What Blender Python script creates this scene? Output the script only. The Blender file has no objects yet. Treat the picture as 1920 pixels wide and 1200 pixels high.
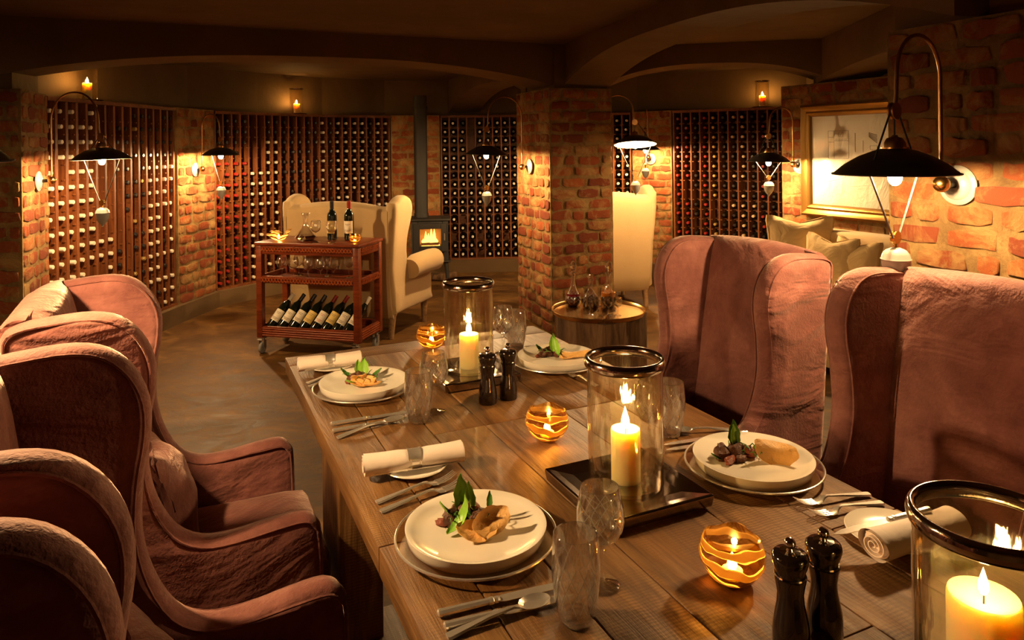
import bpy, bmesh, math, random
from mathutils import Vector, Matrix, noise
random.seed(7)
R = math.radians
PI = math.pi
S = bpy.context.scene
C = S.collection
# ---------------------------------------------------------------- camera, world, exposure
F = 1350.0            # focal length in pixels of the 1920 px wide frame
H = 1.58              # eye height
PX, PY, RO = 960.0, 271.5, 0.012
cam = bpy.data.objects.new('camera', bpy.data.cameras.new('camera')); C.objects.link(cam)
cam.data.sensor_width = 36; cam.data.sensor_fit = 'HORIZONTAL'
cam.data.lens = 36*F/1920
cam.data.shift_y = -(600-PY)/1920
cam.data.clip_start = .02
r_ = Vector((1, 0, -RO)).normalized(); u_ = Vector((RO, 0, 1)).normalized(); b_ = Vector((0, -1, 0))
cam.matrix_world = Matrix(((r_.x, u_.x, b_.x, 0), (r_.y, u_.y, b_.y, 0), (r_.z, u_.z, b_.z, H), (0, 0, 0, 1)))
S.camera = cam
w = bpy.data.worlds.new('world'); S.world = w; w.use_nodes = True
w.node_tree.nodes['Background'].inputs[0].default_value = (1, .55, .25, 1)
w.node_tree.nodes['Background'].inputs[1].default_value = .002
S.view_settings.view_transform = 'Standard'; S.view_settings.look = 'None'
S.view_settings.gamma = 1; S.view_settings.use_curve_mapping = False
S.view_settings.exposure = 0.0
S.cycles.use_denoising = True
S.cycles.max_bounces = 10; S.cycles.transparent_max_bounces = 24; S.cycles.diffuse_bounces = 3
S.cycles.glossy_bounces = 4; S.cycles.transmission_bounces = 6
S.cycles.sample_clamp_indirect = 4; S.cycles.caustics_reflective = False; S.cycles.caustics_refractive = False
LAMP = (1, .63, .28); BULB = 1900.0; FLAMEC = (1, .55, .17); FLAME = 230.0; FIRE = 9.0

def lvl(px, py):
    dx, dy = px-PX, py-PY
    return dx-RO*dy, RO*dx+dy
def G(px, py, z):            # photo pixel -> world point at height z
    a, b = lvl(px, py); Y = F*(H-z)/b
    return Vector((a/F*Y, Y, z))
def D(px, py, Y):            # photo pixel -> world point at depth Y
    a, b = lvl(px, py)
    return Vector((a/F*Y, Y, H-b/F*Y))
# ---------------------------------------------------------------- materials
class N:
    def __init__(s, name):
        s.m = bpy.data.materials.new(name); s.m.use_nodes = True; s.t = s.m.node_tree; s.t.nodes.clear()
        s.o = s.n('ShaderNodeOutputMaterial')
    def n(s, typ, **k):
        x = s.t.nodes.new(typ)
        for a, v in k.items(): setattr(x, a, v)
        return x
    def i(s, node, key, v):
        inp = node.inputs[key]
        if isinstance(v, bpy.types.NodeSocket): s.t.links.new(v, inp)
        else: inp.default_value = (tuple(v)+(1,) if (isinstance(v, tuple) and len(v) == 3 and inp.type == 'RGBA') else v)
    def co(s, kind='Object', scale=(1, 1, 1)):
        c = s.n('ShaderNodeTexCoord'); mp = s.n('ShaderNodeMapping'); s.i(mp, 'Vector', c.outputs[kind]); s.i(mp, 'Scale', scale)
        return mp.outputs[0]
    def noise(s, scale, co=None, detail=4, rough=.6, dist=0):
        x = s.n('ShaderNodeTexNoise'); s.i(x, 'Scale', scale); s.i(x, 'Detail', detail); s.i(x, 'Roughness', rough); s.i(x, 'Distortion', dist)
        if co is not None: s.i(x, 'Vector', co)
        return x.outputs[0]
    def ramp(s, fac, stops):
        x = s.n('ShaderNodeValToRGB'); s.i(x, 0, fac); e = x.color_ramp.elements
        while len(e) < len(stops): e.new(.5)
        for k, (p, c) in enumerate(stops):
            e[k].position = p; e[k].color = tuple(c)+(1,) if len(c) == 3 else c
        return x.outputs[0]
    def mix(s, f, a, b, mode='MIX'):
        x = s.n('ShaderNodeMix', data_type='RGBA', blend_type=mode); s.i(x, 0, f); s.i(x, 6, a); s.i(x, 7, b); return x.outputs[2]
    def math(s, op, a, b=0.0):
        x = s.n('ShaderNodeMath', operation=op); s.i(x, 0, a); s.i(x, 1, b); return x.outputs[0]
    def bump(s, h, st=.3, d=.01):
        x = s.n('ShaderNodeBump'); s.i(x, 'Height', h); s.i(x, 'Strength', st); s.i(x, 'Distance', d); return x.outputs[0]
    def bsdf(s, **k):
        x = s.n('ShaderNodeBsdfPrincipled')
        for a, v in k.items(): s.i(x, a.replace('_', ' '), v)
        s.t.links.new(x.outputs[0], s.o.inputs[0]); return x
    def rnd(s): return s.n('ShaderNodeObjectInfo').outputs['Random']
M = {}
def plain(name, col, rough=.5, metal=0, bumpsc=None, bst=.15, var=.12, **k):
    a = N(name); c = col
    if var:
        f = a.noise(k.pop('vsc', 12), a.co(), 4)
        c = a.mix(f, tuple(x*(1-var) for x in col), tuple(min(1, x*(1+var)) for x in col))
    kw = dict(Base_Color=c, Roughness=rough, Metallic=metal); kw.update(k)
    if bumpsc: kw['Normal'] = a.bump(a.noise(bumpsc, a.co(), 5), bst, .01)
    a.bsdf(**kw); M[name] = a.m; return a.m
def mat_setup():
    # bagged brick: red fired clay with smeared lime mortar
    a = N('brick'); co = a.n('ShaderNodeNewGeometry').outputs['Position']; rnd = a.rnd()
    base = a.ramp(rnd, [(0, (.26, .042, .007)), (.35, (.44, .085, .012)), (.7, (.56, .14, .02)), (1, (.32, .055, .009))])
    base = a.mix(a.noise(16, co, 6, .7), base, a.mix(.55, base, (.14, .04, .02)))
    nn = a.noise(6.5, co, 8, .72, .6)
    sm = a.ramp(a.math('ADD', nn, a.math('MULTIPLY', rnd, .16)), [(.54, (0, 0, 0)), (.72, (.85, .85, .85))])
    col = a.mix(sm, base, (.54, .33, .115))
    a.bsdf(Base_Color=col, Roughness=.95, Normal=a.bump(a.mix(.5, a.noise(55, co, 12, .85), nn), 1, .045)); M['brick'] = a.m
    a = N('mortar'); co = a.n('ShaderNodeNewGeometry').outputs['Position']
    col = a.ramp(a.noise(6.5, co, 8, .72, .6), [(.3, (.17, .088, .024)), (.5, (.36, .21, .07)), (.66, (.54, .35, .13))])
    a.bsdf(Base_Color=col, Roughness=.95, Normal=a.bump(a.noise(45, co, 10, .8), 1, .03)); M['mortar'] = a.m
    a = N('plaster'); co = a.co('Object')
    col = a.ramp(a.noise(1.6, co, 6, .6), [(.3, (.10, .056, .019)), (.7, (.155, .09, .034))])
    a.bsdf(Base_Color=col, Roughness=.85, Normal=a.bump(a.noise(5, co, 5), .35, .03)); M['plaster'] = a.m
    a = N('screed'); co = a.co('Object', (1, 1.6, 1))
    n1 = a.noise(1.3, co, 8, .62, .8); n2 = a.noise(6, co, 6, .65, 1.5)
    col = a.ramp(a.mix(.45, n1, n2), [(.36, (.035, .014, .003)), (.47, (.085, .037, .008)), (.55, (.14, .066, .015)), (.66, (.25, .125, .035))])
    a.bsdf(Base_Color=col, Roughness=a.ramp(n2, [(.3, (.46,)*3), (.7, (.7,)*3)]), Normal=a.bump(n2, .2, .02), Specular_IOR_Level=.3); M['screed'] = a.m
    # timbers
    def wood(name, dark, mid, light, rough, gsc=1.0, bs=.4, worn=False):
        a = N(name); co = a.co('Object', (2.2*gsc, 26*gsc, 26*gsc)); ro = a.n('ShaderNodeObjectInfo')
        ad = a.n('ShaderNodeVectorMath', operation='ADD'); cmb = a.n('ShaderNodeCombineXYZ')
        r9 = a.math('MULTIPLY', ro.outputs['Random'], 37.0); a.i(cmb, 0, r9); a.i(cmb, 1, r9); a.i(cmb, 2, r9)
        a.i(ad, 0, co); a.i(ad, 1, cmb.outputs[0])
        g = a.noise(1.4, ad.outputs[0], 10, .68, .5); g2 = a.noise(.28, ad.outputs[0], 4, .5, .4)
        col = a.ramp(a.mix(.35, g, g2), [(.34, dark), (.49, mid), (.64, light)])
        if worn:
            bl = a.ramp(a.noise(2.1, a.co('Object', (1, 1.8, 1.8)), 6, .7, .8), [(.40, (0, 0, 0)), (.62, (.75, .75, .75))]); col = a.mix(bl, col, a.mix(.55, col, (.045, .02, .007)))
        col = a.mix(a.math('MULTIPLY', ro.outputs['Random'], .45), col, a.mix(.5, col, dark))
        if worn:
            saw = a.n('ShaderNodeTexWave', wave_type='BANDS', bands_direction='X'); a.i(saw, 'Scale', 38); a.i(saw, 'Distortion', 3.5); a.i(saw, 'Detail', 3)
            a.i(saw, 'Vector', a.co('Object')); patch = a.ramp(a.noise(3.2, a.co(), 4), [(.42, (0, 0, 0)), (.58, (.6, .6, .6))])
            col = a.mix(a.math('MULTIPLY', patch, a.math('SUBTRACT', 1, saw.outputs[1])), col, dark)
            vor = a.n('ShaderNodeTexVoronoi'); a.i(vor, 'Scale', 5); a.i(vor, 'Vector', a.co('Object', (1, 2.4, 2.4)))
            kn = a.ramp(vor.outputs[0], [(.03, (1, 1, 1)), (.07, (0, 0, 0))]); col = a.mix(kn, col, tuple(x*.4 for x in dark))
        a.bsdf(Base_Color=col, Roughness=rough, Normal=a.bump(g, bs, .009), Specular_IOR_Level=.35); M[name] = a.m
    wood('table_oak', (.075, .03, .009), (.25, .118, .036), (.42, .225, .08), .44, 1, .7, True)
    wood('rack_wood', (.07, .018, .005), (.17, .05, .013), (.27, .09, .024), .5)
    wood('mahogany', (.06, .009, .003), (.15, .026, .007), (.24, .05, .013), .32, 1.6, .25)
    wood('mahogany_carved', (.10, .018, .005), (.27, .055, .015), (.38, .10, .03), .35, 1.6, .2)
    wood('leg_wood', (.14, .07, .03), (.28, .16, .07), (.40, .25, .12), .5, 2)
    a = N('bark'); co = a.co('Object', (9, 9, 1.6)); g = a.noise(1.6, co, 8, .7, 1)
    a.bsdf(Base_Color=a.ramp(g, [(.32, (.05, .022, .01)), (.5, (.17, .085, .035)), (.7, (.30, .16, .07))]), Roughness=.85, Normal=a.bump(g, 1, .05)); M['bark'] = a.m
    # velvet
    a = N('velvet'); co = a.co('Object'); n = a.noise(3.2, co, 6, .65, .7); n2 = a.noise(9, co, 5, .7)
    col = a.ramp(a.mix(.35, n, n2), [(.36, (.115, .038, .034)), (.5, (.19, .070, .060)), (.64, (.30, .125, .105))])
    x = a.bsdf(Base_Color=col, Roughness=.8, Sheen_Weight=.55, Sheen_Roughness=.4, Sheen_Tint=(1, .72, .6),
           Normal=a.bump(a.mix(.06, a.noise(2.6, a.co('Object', (1, 1, 2.4)), 3, .5, 1.4), a.noise(120, co, 2)), .55, .06)); a.i(x, 'Specular IOR Level', .2); M['velvet'] = a.m
    a = N('linen'); co = a.co('Object')
    a.bsdf(Base_Color=a.mix(a.noise(4, co, 4), (.46, .31, .14), (.55, .385, .19)), Roughness=.85, Sheen_Weight=.2,
           Normal=a.bump(a.mix(.6, a.noise(2.2, co, 3), a.noise(220, co, 2)), .25, .02)); M['linen'] = a.m
    a = N('cushion_linen'); co = a.co('Object')
    a.bsdf(Base_Color=a.mix(a.noise(4, co, 4), (.50, .34, .15), (.60, .42, .20)), Roughness=.9, Normal=a.bump(a.noise(7, co, 3, .5, 1), .5, .04)); M['cushion_linen'] = a.m
    a = N('napkin'); co = a.co('Object')
    a.bsdf(Base_Color=(.86, .74, .66), Roughness=.9, Normal=a.bump(a.noise(14, co, 4, .5, .6), .35, .01)); M['napkin'] = a.m
    plain('porcelain', (.86, .80, .70), .18, var=.03)
    plain('weight_porcelain', (.28, .26, .235), .22, var=.05)
    plain('brass', (.72, .42, .14), .22, 1, var=.1); plain('old_brass', (.38, .20, .08), .33, 1, var=.2)
    plain('dark_metal', (.012, .010, .009), .32, 0, var=.1); plain('cord_black', (.01, .01, .01), .7, var=0)
    plain('silver', (.90, .84, .76), .27, .80, bumpsc=18, bst=.05, var=.1); plain('chrome', (.72, .70, .68), .07, 1, var=0)
    plain('rim_metal', (.42, .34, .29), .12, 1, bumpsc=30, bst=.12, var=.15)
    plain('tray_metal', (.34, .27, .22), .14, 1, bumpsc=8, bst=.06, var=.1)
    plain('steel', (.45, .43, .42), .35, .9, var=.1); plain('rod_steel', (.10, .09, .08), .4, .5, var=0); plain('rubber', (.22, .21, .20), .6, var=.1)
    plain('black_lacquer', (.012, .007, .006), .10, 0, var=0, Coat_Weight=.6)
    plain('bottle_glass', (.006, .008, .005), .08, 0, var=0); plain('rack_bottle', (.012, .012, .009), .16, 0, var=0)
    plain('cap_white', (.74, .66, .54), .45, var=.1); plain('cap_red', (.26, .016, .010), .35, var=.1); plain('cap_black', (.02, .015, .015), .3, var=0)
    plain('cork', (.55, .38, .22), .6, var=.2); plain('cap_gold', (.6, .42, .15), .3, .6, var=.1)
    plain('stove_iron', (.018, .015, .013), .55, 0, bumpsc=60, var=.2); plain('ceramic_tile', (.4, .3, .2), .6)
    plain('gilt', (.36, .20, .05), .36, .8, bumpsc=40, bst=.1, var=.15)
    a = N('old_paper'); co = a.co('Object'); n = a.noise(2.2, a.co('Object', (1, 1, .6)), 5, .6, 2.5)
    a.bsdf(Base_Color=a.mix(a.noise(3, co, 4), (.66, .58, .44), (.76, .68, .54)), Roughness=.55, Coat_Weight=.25, Coat_Roughness=.05, Normal=a.bump(n, .7, .03)); M['old_paper'] = a.m
    plain('ink', (.10, .075, .05), .8, var=0); plain('label_cream', (.78, .70, .55), .6, var=.06); plain('label_yellow', (.72, .52, .14), .5, var=.08)
    plain('label_print', (.12, .06, .04), .6, var=0); plain('label_red', (.45, .03, .02), .5, var=0)
    plain('enamel_white', (.82, .76, .66), .25, var=0)
    # candle wax
    a = N('wax'); x = a.bsdf(Base_Color=(.95, .82, .50), Roughness=.45); a.i(x, 'Subsurface Weight', .6); a.i(x, 'Subsurface Radius', (.045, .027, .011)); a.i(x, 'Subsurface Scale', 1.0); M['wax'] = a.m
    # thin clear glass: coated transparency, no refraction noise
    def glass(name, tint=(1, 1, 1), base=.10, edge=1.3, pattern=None, rough=.055, bump=None, refr=0):
        a = N(name); t = a.n('ShaderNodeBsdfTransparent'); a.i(t, 0, tint); g = a.n('ShaderNodeBsdfGlossy'); a.i(g, 'Roughness', rough); a.i(g, 'Color', (1, 1, 1))
        lw = a.n('ShaderNodeLayerWeight'); a.i(lw, 0, .35)
        if bump: a.i(g, 'Normal', a.bump(a.noise(bump[0], a.co('Object', (1, 1, .35)), 4), bump[1], .02))
        f = a.math('MINIMUM', .96, a.math('ADD', base, a.math('MULTIPLY', a.math('POWER', lw.outputs[1], 2.0), edge)))
        if refr:
            rg = a.n('ShaderNodeBsdfGlass'); a.i(rg, 'Roughness', .015); a.i(rg, 'IOR', 1.45); mr = a.n('ShaderNodeMixShader'); a.i(mr, 0, refr); a.i(mr, 1, t.outputs[0]); a.i(mr, 2, rg.outputs[0]); t = mr
        mx = a.n('ShaderNodeMixShader'); a.i(mx, 0, f); a.i(mx, 1, t.outputs[0]); a.i(mx, 2, g.outputs[0]); out = mx.outputs[0]
        if pattern:
            k, sl, z0, z1, wd = pattern
            c = a.n('ShaderNodeTexCoord'); sp = a.n('ShaderNodeSeparateXYZ'); a.i(sp, 0, c.outputs['Object'])
            an = a.math('MULTIPLY', a.math('ARCTAN2', sp.outputs[1], sp.outputs[0]), k/(2*PI)); zz = a.math('MULTIPLY', sp.outputs[2], sl)
            def line(v): return a.math('LESS_THAN', a.math('ABSOLUTE', a.math('SUBTRACT', a.math('FRACT', v), .5)), wd)
            ln = a.math('MAXIMUM', line(a.math('ADD', an, zz)), line(a.math('SUBTRACT', an, zz)))
            ln = a.math('MULTIPLY', ln, a.math('MULTIPLY', a.math('GREATER_THAN', sp.outputs[2], z0), a.math('LESS_THAN', sp.outputs[2], z1)))
            g2 = a.n('ShaderNodeBsdfGlossy'); a.i(g2, 'Roughness', .32); d2 = a.n('ShaderNodeBsdfTranslucent'); a.i(d2, 0, (.7, .66, .6))
            m3 = a.n('ShaderNodeMixShader'); a.i(m3, 0, .35); a.i(m3, 1, g2.outputs[0]); a.i(m3, 2, d2.outputs[0])
            a.i(g, 'Normal', a.bump(ln, .9, .02)); m2 = a.n('ShaderNodeMixShader'); a.i(m2, 0, a.math('MULTIPLY', ln, .8)); a.i(m2, 1, out); a.i(m2, 2, m3.outputs[0]); out = m2.outputs[0]
        a.t.links.new(out, a.o.inputs[0]); M[name] = a.m
    glass('clear_glass', base=.13, edge=1.6); glass('hurricane_glass', (1, .965, .87), .09, 1.1, None, .06, (9, .3))
    glass('wine_cut', refr=.32, pattern=(13, 34, .092, .148, .032)); glass('tumbler_cut', refr=.32, pattern=(12, 22, .03, .108, .028)); glass('small_cut', pattern=(10, 60, .04, .09, .03))
    glass('charger_glass', (.93, .86, .74), .10, .6); glass('decanter_cut', refr=.25, pattern=(10, 40, .02, .10, .02))
    glass('painting_glass', base=.03, edge=.5)
    a = N('solid_crystal'); g = a.n('ShaderNodeBsdfGlass'); a.i(g, 'Roughness', .02); a.i(g, 'IOR', 1.5)
    vo = a.n('ShaderNodeTexVoronoi'); a.i(vo, 'Scale', 90); a.i(vo, 'Vector', a.co()); a.i(g, 'Normal', a.bump(vo.outputs[0], .5, .004)); a.t.links.new(g.outputs[0], a.o.inputs[0]); M['solid_crystal'] = a.m
    def liquid(name, col):
        a = N(name); a.bsdf(Base_Color=col, Roughness=.06, Coat_Weight=.5); M[name] = a.m
    liquid('red_wine', (.05, .004, .006)); liquid('ruby', (.16, .008, .012)); liquid('amber', (.62, .17, .02))
    # votive: clear glass with gold swirls that glow when the light behind goes through
    a = N('votive_glass'); wv = a.n('ShaderNodeTexWave', wave_type='BANDS', bands_direction='Z'); a.i(wv, 'Scale', 12); a.i(wv, 'Distortion', 7); a.i(wv, 'Detail', 1.5); a.i(wv, 'Detail Scale', 1)
    a.i(wv, 'Vector', a.co('Object')); msk = a.ramp(wv.outputs[1], [(.50, (0, 0, 0)), (.56, (1, 1, 1))])
    tr = a.n('ShaderNodeBsdfTranslucent'); a.i(tr, 0, (.95, .62, .20)); gl = a.n('ShaderNodeBsdfGlossy'); a.i(gl, 0, (.9, .6, .25)); a.i(gl, 'Roughness', .2)
    sw = a.n('ShaderNodeMixShader'); a.i(sw, 0, .25); a.i(sw, 1, tr.outputs[0]); a.i(sw, 2, gl.outputs[0])
    t = a.n('ShaderNodeBsdfTransparent'); a.i(t, 0, (1, .78, .42)); g = a.n('ShaderNodeBsdfGlossy'); a.i(g, 'Roughness', .03); lw = a.n('ShaderNodeLayerWeight'); a.i(lw, 0, .4)
    cl = a.n('ShaderNodeMixShader'); a.i(cl, 0, a.math('ADD', .05, a.math('MULTIPLY', lw.outputs[1], .6))); a.i(cl, 1, t.outputs[0]); a.i(cl, 2, g.outputs[0])
    mx = a.n('ShaderNodeMixShader'); a.i(mx, 0, msk); a.i(mx, 1, cl.outputs[0]); a.i(mx, 2, sw.outputs[0]); a.t.links.new(mx.outputs[0], a.o.inputs[0]); M['votive_glass'] = a.m
    def emit(name, col, st):
        a = N(name); e = a.n('ShaderNodeEmission'); a.i(e, 0, col); a.i(e, 1, st); a.t.links.new(e.outputs[0], a.o.inputs[0]); M[name] = a.m
    emit('bulb', LAMP, BULB); emit('flame', FLAMEC, FLAME); emit('tea_flame', FLAMEC, FLAME*.85); emit('fire', (1, .36, .05), FIRE); emit('bulb_bright', LAMP, BULB*2.1); emit('bulb_far', LAMP, BULB*1.75); emit('shelf_flame', FLAMEC, FLAME*4.5)
    # food
    plain('leaf', (.24, .50, .045), .4, bumpsc=60, bst=.3, var=.35, vsc=40); plain('leaf_dark', (.055, .17, .018), .5, var=.4, vsc=60)
    plain('meat', (.11, .035, .015), .5, bumpsc=90, bst=.8, var=.6, vsc=70); plain('meat_red', (.24, .05, .02), .45, bumpsc=90, bst=.8, var=.5, vsc=70)
    plain('crisp', (.80, .46, .15), .5, bumpsc=90, bst=.5, var=.25, vsc=50)
    plain('ember_log', (.05, .025, .015), .9, bumpsc=30)
# ---------------------------------------------------------------- mesh helpers
class B:
    """collects geometry, then links it as ONE mesh object"""
    def __init__(s): s.v = []; s.f = []; s.mi = []
    def add(s, vs, fs, T=None, mi=0):
        o = len(s.v)
        s.v += [tuple(T @ Vector(p)) if T is not None else tuple(p) for p in vs]
        s.f += [tuple(i+o for i in f) for f in fs]; s.mi += [mi]*len(fs); return s
    def box(s, x0, x1, y0, y1, z0, z1, T=None, mi=0):
        vs = [(x, y, z) for x in (x0, x1) for y in (y0, y1) for z in (z0, z1)]
        return s.add(vs, [(0, 1, 3, 2), (4, 6, 7, 5), (0, 4, 5, 1), (2, 3, 7, 6), (0, 2, 6, 4), (1, 5, 7, 3)], T, mi)
    def lathe(s, prof, seg=24, T=None, mi=0, off=0.0):
        vs = []; fs = []; n = len(prof)
        for k in range(seg):
            a = 2*PI*k/seg+off
            for r, z in prof: vs.append((r*math.cos(a), r*math.sin(a), z))
        for k in range(seg):
            k2 = (k+1) % seg
            for j in range(n-1):
                a, b, c, d = k*n+j, k2*n+j, k2*n+j+1, k*n+j+1
                r0, r1 = prof[j][0], prof[j+1][0]
                if r0 < 1e-6 and r1 < 1e-6: continue
                if r0 < 1e-6: fs.append((a, c, d))
                elif r1 < 1e-6: fs.append((a, b, d))
                else: fs.append((a, b, c, d))
        return s.add(vs, fs, T, mi)
    def tube(s, path, r, seg=8, T=None, mi=0, cap=True, closed=False):
        P = [Vector(p) for p in path]; n = len(P); vs = []; fs = []; prev = None
        for i, p in enumerate(P):
            if closed: t = P[(i+1) % n]-P[i-1]
            else: t = P[min(i+1, n-1)]-P[max(i-1, 0)]
            t = t.normalized() if t.length > 1e-9 else Vector((0, 0, 1))
            if prev is None: a = t.orthogonal().normalized()
            else:
                a = prev-t*prev.dot(t); a = a.normalized() if a.length > 1e-6 else t.orthogonal().normalized()
            prev = a; b = t.cross(a); rr = r[i] if isinstance(r, (list, tuple)) else r
            for k in range(seg):
                q = 2*PI*k/seg; vs.append(p+a*math.cos(q)*rr+b*math.sin(q)*rr)
        for i in range(n if closed else n-1):
            j = (i+1) % n
            for k in range(seg):
                k2 = (k+1) % seg; fs.append((i*seg+k, i*seg+k2, j*seg+k2, j*seg+k))
        if cap and not closed:
            fs.append(tuple(range(seg-1, -1, -1))); fs.append(tuple((n-1)*seg+k for k in range(seg)))
        return s.add(vs, fs, T, mi)
    def sphere(s, c, r, seg=14, sc=(1, 1, 1), T=None, mi=0):
        pr = [(math.sin(PI*k/8)*r, -math.cos(PI*k/8)*r) for k in range(9)]; pr[0] = (0, -r); pr[-1] = (0, r)
        Q = Matrix.Translation(c) @ Matrix.Diagonal((*sc, 1))
        return s.lathe(pr, seg, (T @ Q) if T is not None else Q, mi)
    def mesh(s, name, mats, smooth=True, bevel=0, bseg=2):
        me = bpy.data.meshes.new(name); me.from_pydata(s.v, [], s.f)
        mats = mats if isinstance(mats, (list, tuple)) else [mats]
        for m in mats: me.materials.append(M[m] if isinstance(m, str) else m)
        for p, i in zip(me.polygons, s.mi): p.material_index = i
        bm = bmesh.new(); bm.from_mesh(me)
        if bevel:
            bmesh.ops.bevel(bm, geom=[e for e in bm.edges if e.is_manifold and e.calc_face_angle(0) > .5], offset=bevel, segments=bseg, affect='EDGES', profile=.5, clamp_overlap=True)
        bmesh.ops.recalc_face_normals(bm, faces=bm.faces)
        bm.to_mesh(me); bm.free()
        if smooth:
            me.polygons.foreach_set('use_smooth', [True]*len(me.polygons)); me.set_sharp_from_angle(angle=R(42))
        me.update(); return me
    def build(s, name, mats, parent=None, smooth=True, bevel=0, bseg=2, loc=None, rot=None):
        return link(name, s.mesh(name, mats, smooth, bevel, bseg), parent, loc, rot)
def link(name, me, parent=None, loc=None, rot=None, scale=None):
    o = bpy.data.objects.new(name, me); C.objects.link(o)
    if parent: o.parent = parent
    if loc is not None: o.location = loc
    if rot is not None: o.rotation_euler = rot
    if scale is not None: o.scale = scale
    return o
def tag(o, label, cat, group=None):
    o['label'] = label; o['category'] = cat
    if group: o['group'] = group
    return o
def thing(name, label, cat, loc=(0, 0, 0), rz=0, group=None):
    o = bpy.data.objects.new(name, None); o.empty_display_size = .05; C.objects.link(o); o.location = loc; o.rotation_euler = (0, 0, rz)
    return tag(o, label, cat, group)
def dup(root, loc, rz=0, label=None, group=None, rot=None, scale=None):
    def cp(o, par):
        c = o.copy(); C.objects.link(c); c.parent = par
        for ch in o.children: cp(ch, c)
        return c
    c = cp(root, None); c.location = loc; c.rotation_euler = rot if rot else (0, 0, rz)
    if label: c['label'] = label
    if group: c['group'] = group
    elif 'group' in c and label: 
        pass
    if scale: c.scale = scale
    return c
def struct(o): o['kind'] = 'structure'; return o
def stuff(o): o['kind'] = 'stuff'; return o
def catmull(pts, n=4, closed=False):
    P = [Vector(p) for p in pts]; out = []; m = len(P)
    for i in range(m if closed else m-1):
        p0 = P[(i-1) % m] if closed or i > 0 else P[0]; p1 = P[i]; p2 = P[(i+1) % m]; p3 = P[(i+2) % m] if closed or i+2 < m else P[-1]
        for k in range(n):
            t = k/n
            out.append(.5*((2*p1)+(p2-p0)*t+(2*p0-5*p1+4*p2-p3)*t*t+(3*p1-p0-3*p2+p3)*t**3))
    if not closed: out.append(P[-1])
    return out
def rotz(a, loc=(0, 0, 0)): return Matrix.Translation(loc) @ Matrix.Rotation(a, 4, 'Z')
def place(o, p, rz=0): o.location = p; o.rotation_euler = (0, 0, rz); return o
def rrect(w, d, r, n=4):
    out = []
    for cx, cy, a0 in ((w/2-r, d/2-r, 0), (-w/2+r, d/2-r, 90), (-w/2+r, -d/2+r, 180), (w/2-r, -d/2+r, 270)):
        for k in range(n+1): a = R(a0+90*k/n); out.append((cx+r*math.cos(a), cy+r*math.sin(a)))
    return out
def slab_panel(outline, th, name, mat, parent, flare=None, yoff=0, inset=.028, side=1, wr=.004):
    """puffed upholstered panel: an (x,z) outline given thickness, rounded rims and gentle creases"""
    P = [Vector((p[0], p[1])) for p in outline]; n = len(P)
    area = sum(P[i].x*P[(i+1) % n].y-P[(i+1) % n].x*P[i].y for i in range(n)); sg = 1 if area > 0 else -1
    nr = []
    for i in range(n):
        t = (P[(i+1) % n]-P[i-1]).normalized(); nr.append(Vector((-t.y, t.x))*sg)
    bm = bmesh.new(); rings = []
    for y, d in ((-th/2, inset), (-th*.43, inset*.42), (-th*.25, inset*.1), (0, 0), (th*.25, inset*.1), (th*.43, inset*.42), (th/2, inset)):
        rings.append([bm.verts.new((P[i].x+nr[i].x*d, y, P[i].y+nr[i].y*d)) for i in range(n)])
    for a, b in zip(rings[:-1], rings[1:]):
        for i in range(n):
            j = (i+1) % n; bm.faces.new((a[i], a[j], b[j], b[i]))
    caps = [bm.faces.new(rings[0]), bm.faces.new(rings[-1])]
    zs = [p.y for p in P]; xs = [p.x for p in P]
    z = min(zs)+.07
    while z < max(zs)-.03:
        g = bm.verts[:]+bm.edges[:]+bm.faces[:]; bmesh.ops.bisect_plane(bm, geom=g, plane_co=(0, 0, z), plane_no=(0, 0, 1)); z += .07
    x = min(xs)+.07
    while x < max(xs)-.03:
        g = bm.verts[:]+bm.edges[:]+bm.faces[:]; bmesh.ops.bisect_plane(bm, geom=g, plane_co=(x, 0, 0), plane_no=(1, 0, 0)); x += .07
    for v in bm.verts:
        c = v.co; q = noise.noise(Vector((c.x*5+yoff*9, 2.0*yoff, c.z*4)))
        v.co.y += q*wr*(2 if abs(c.y) > th*.4 else 1)
        if flare: v.co.y += side*flare(c.x, c.z)
        v.co.y += yoff
    bmesh.ops.recalc_face_normals(bm, faces=bm.faces)
    me = bpy.data.meshes.new(name); bm.to_mesh(me); bm.free(); me.materials.append(M[mat])
    me.polygons.foreach_set('use_smooth', [True]*len(me.polygons)); me.set_sharp_from_angle(angle=R(50))
    return link(name, me, parent)
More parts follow.
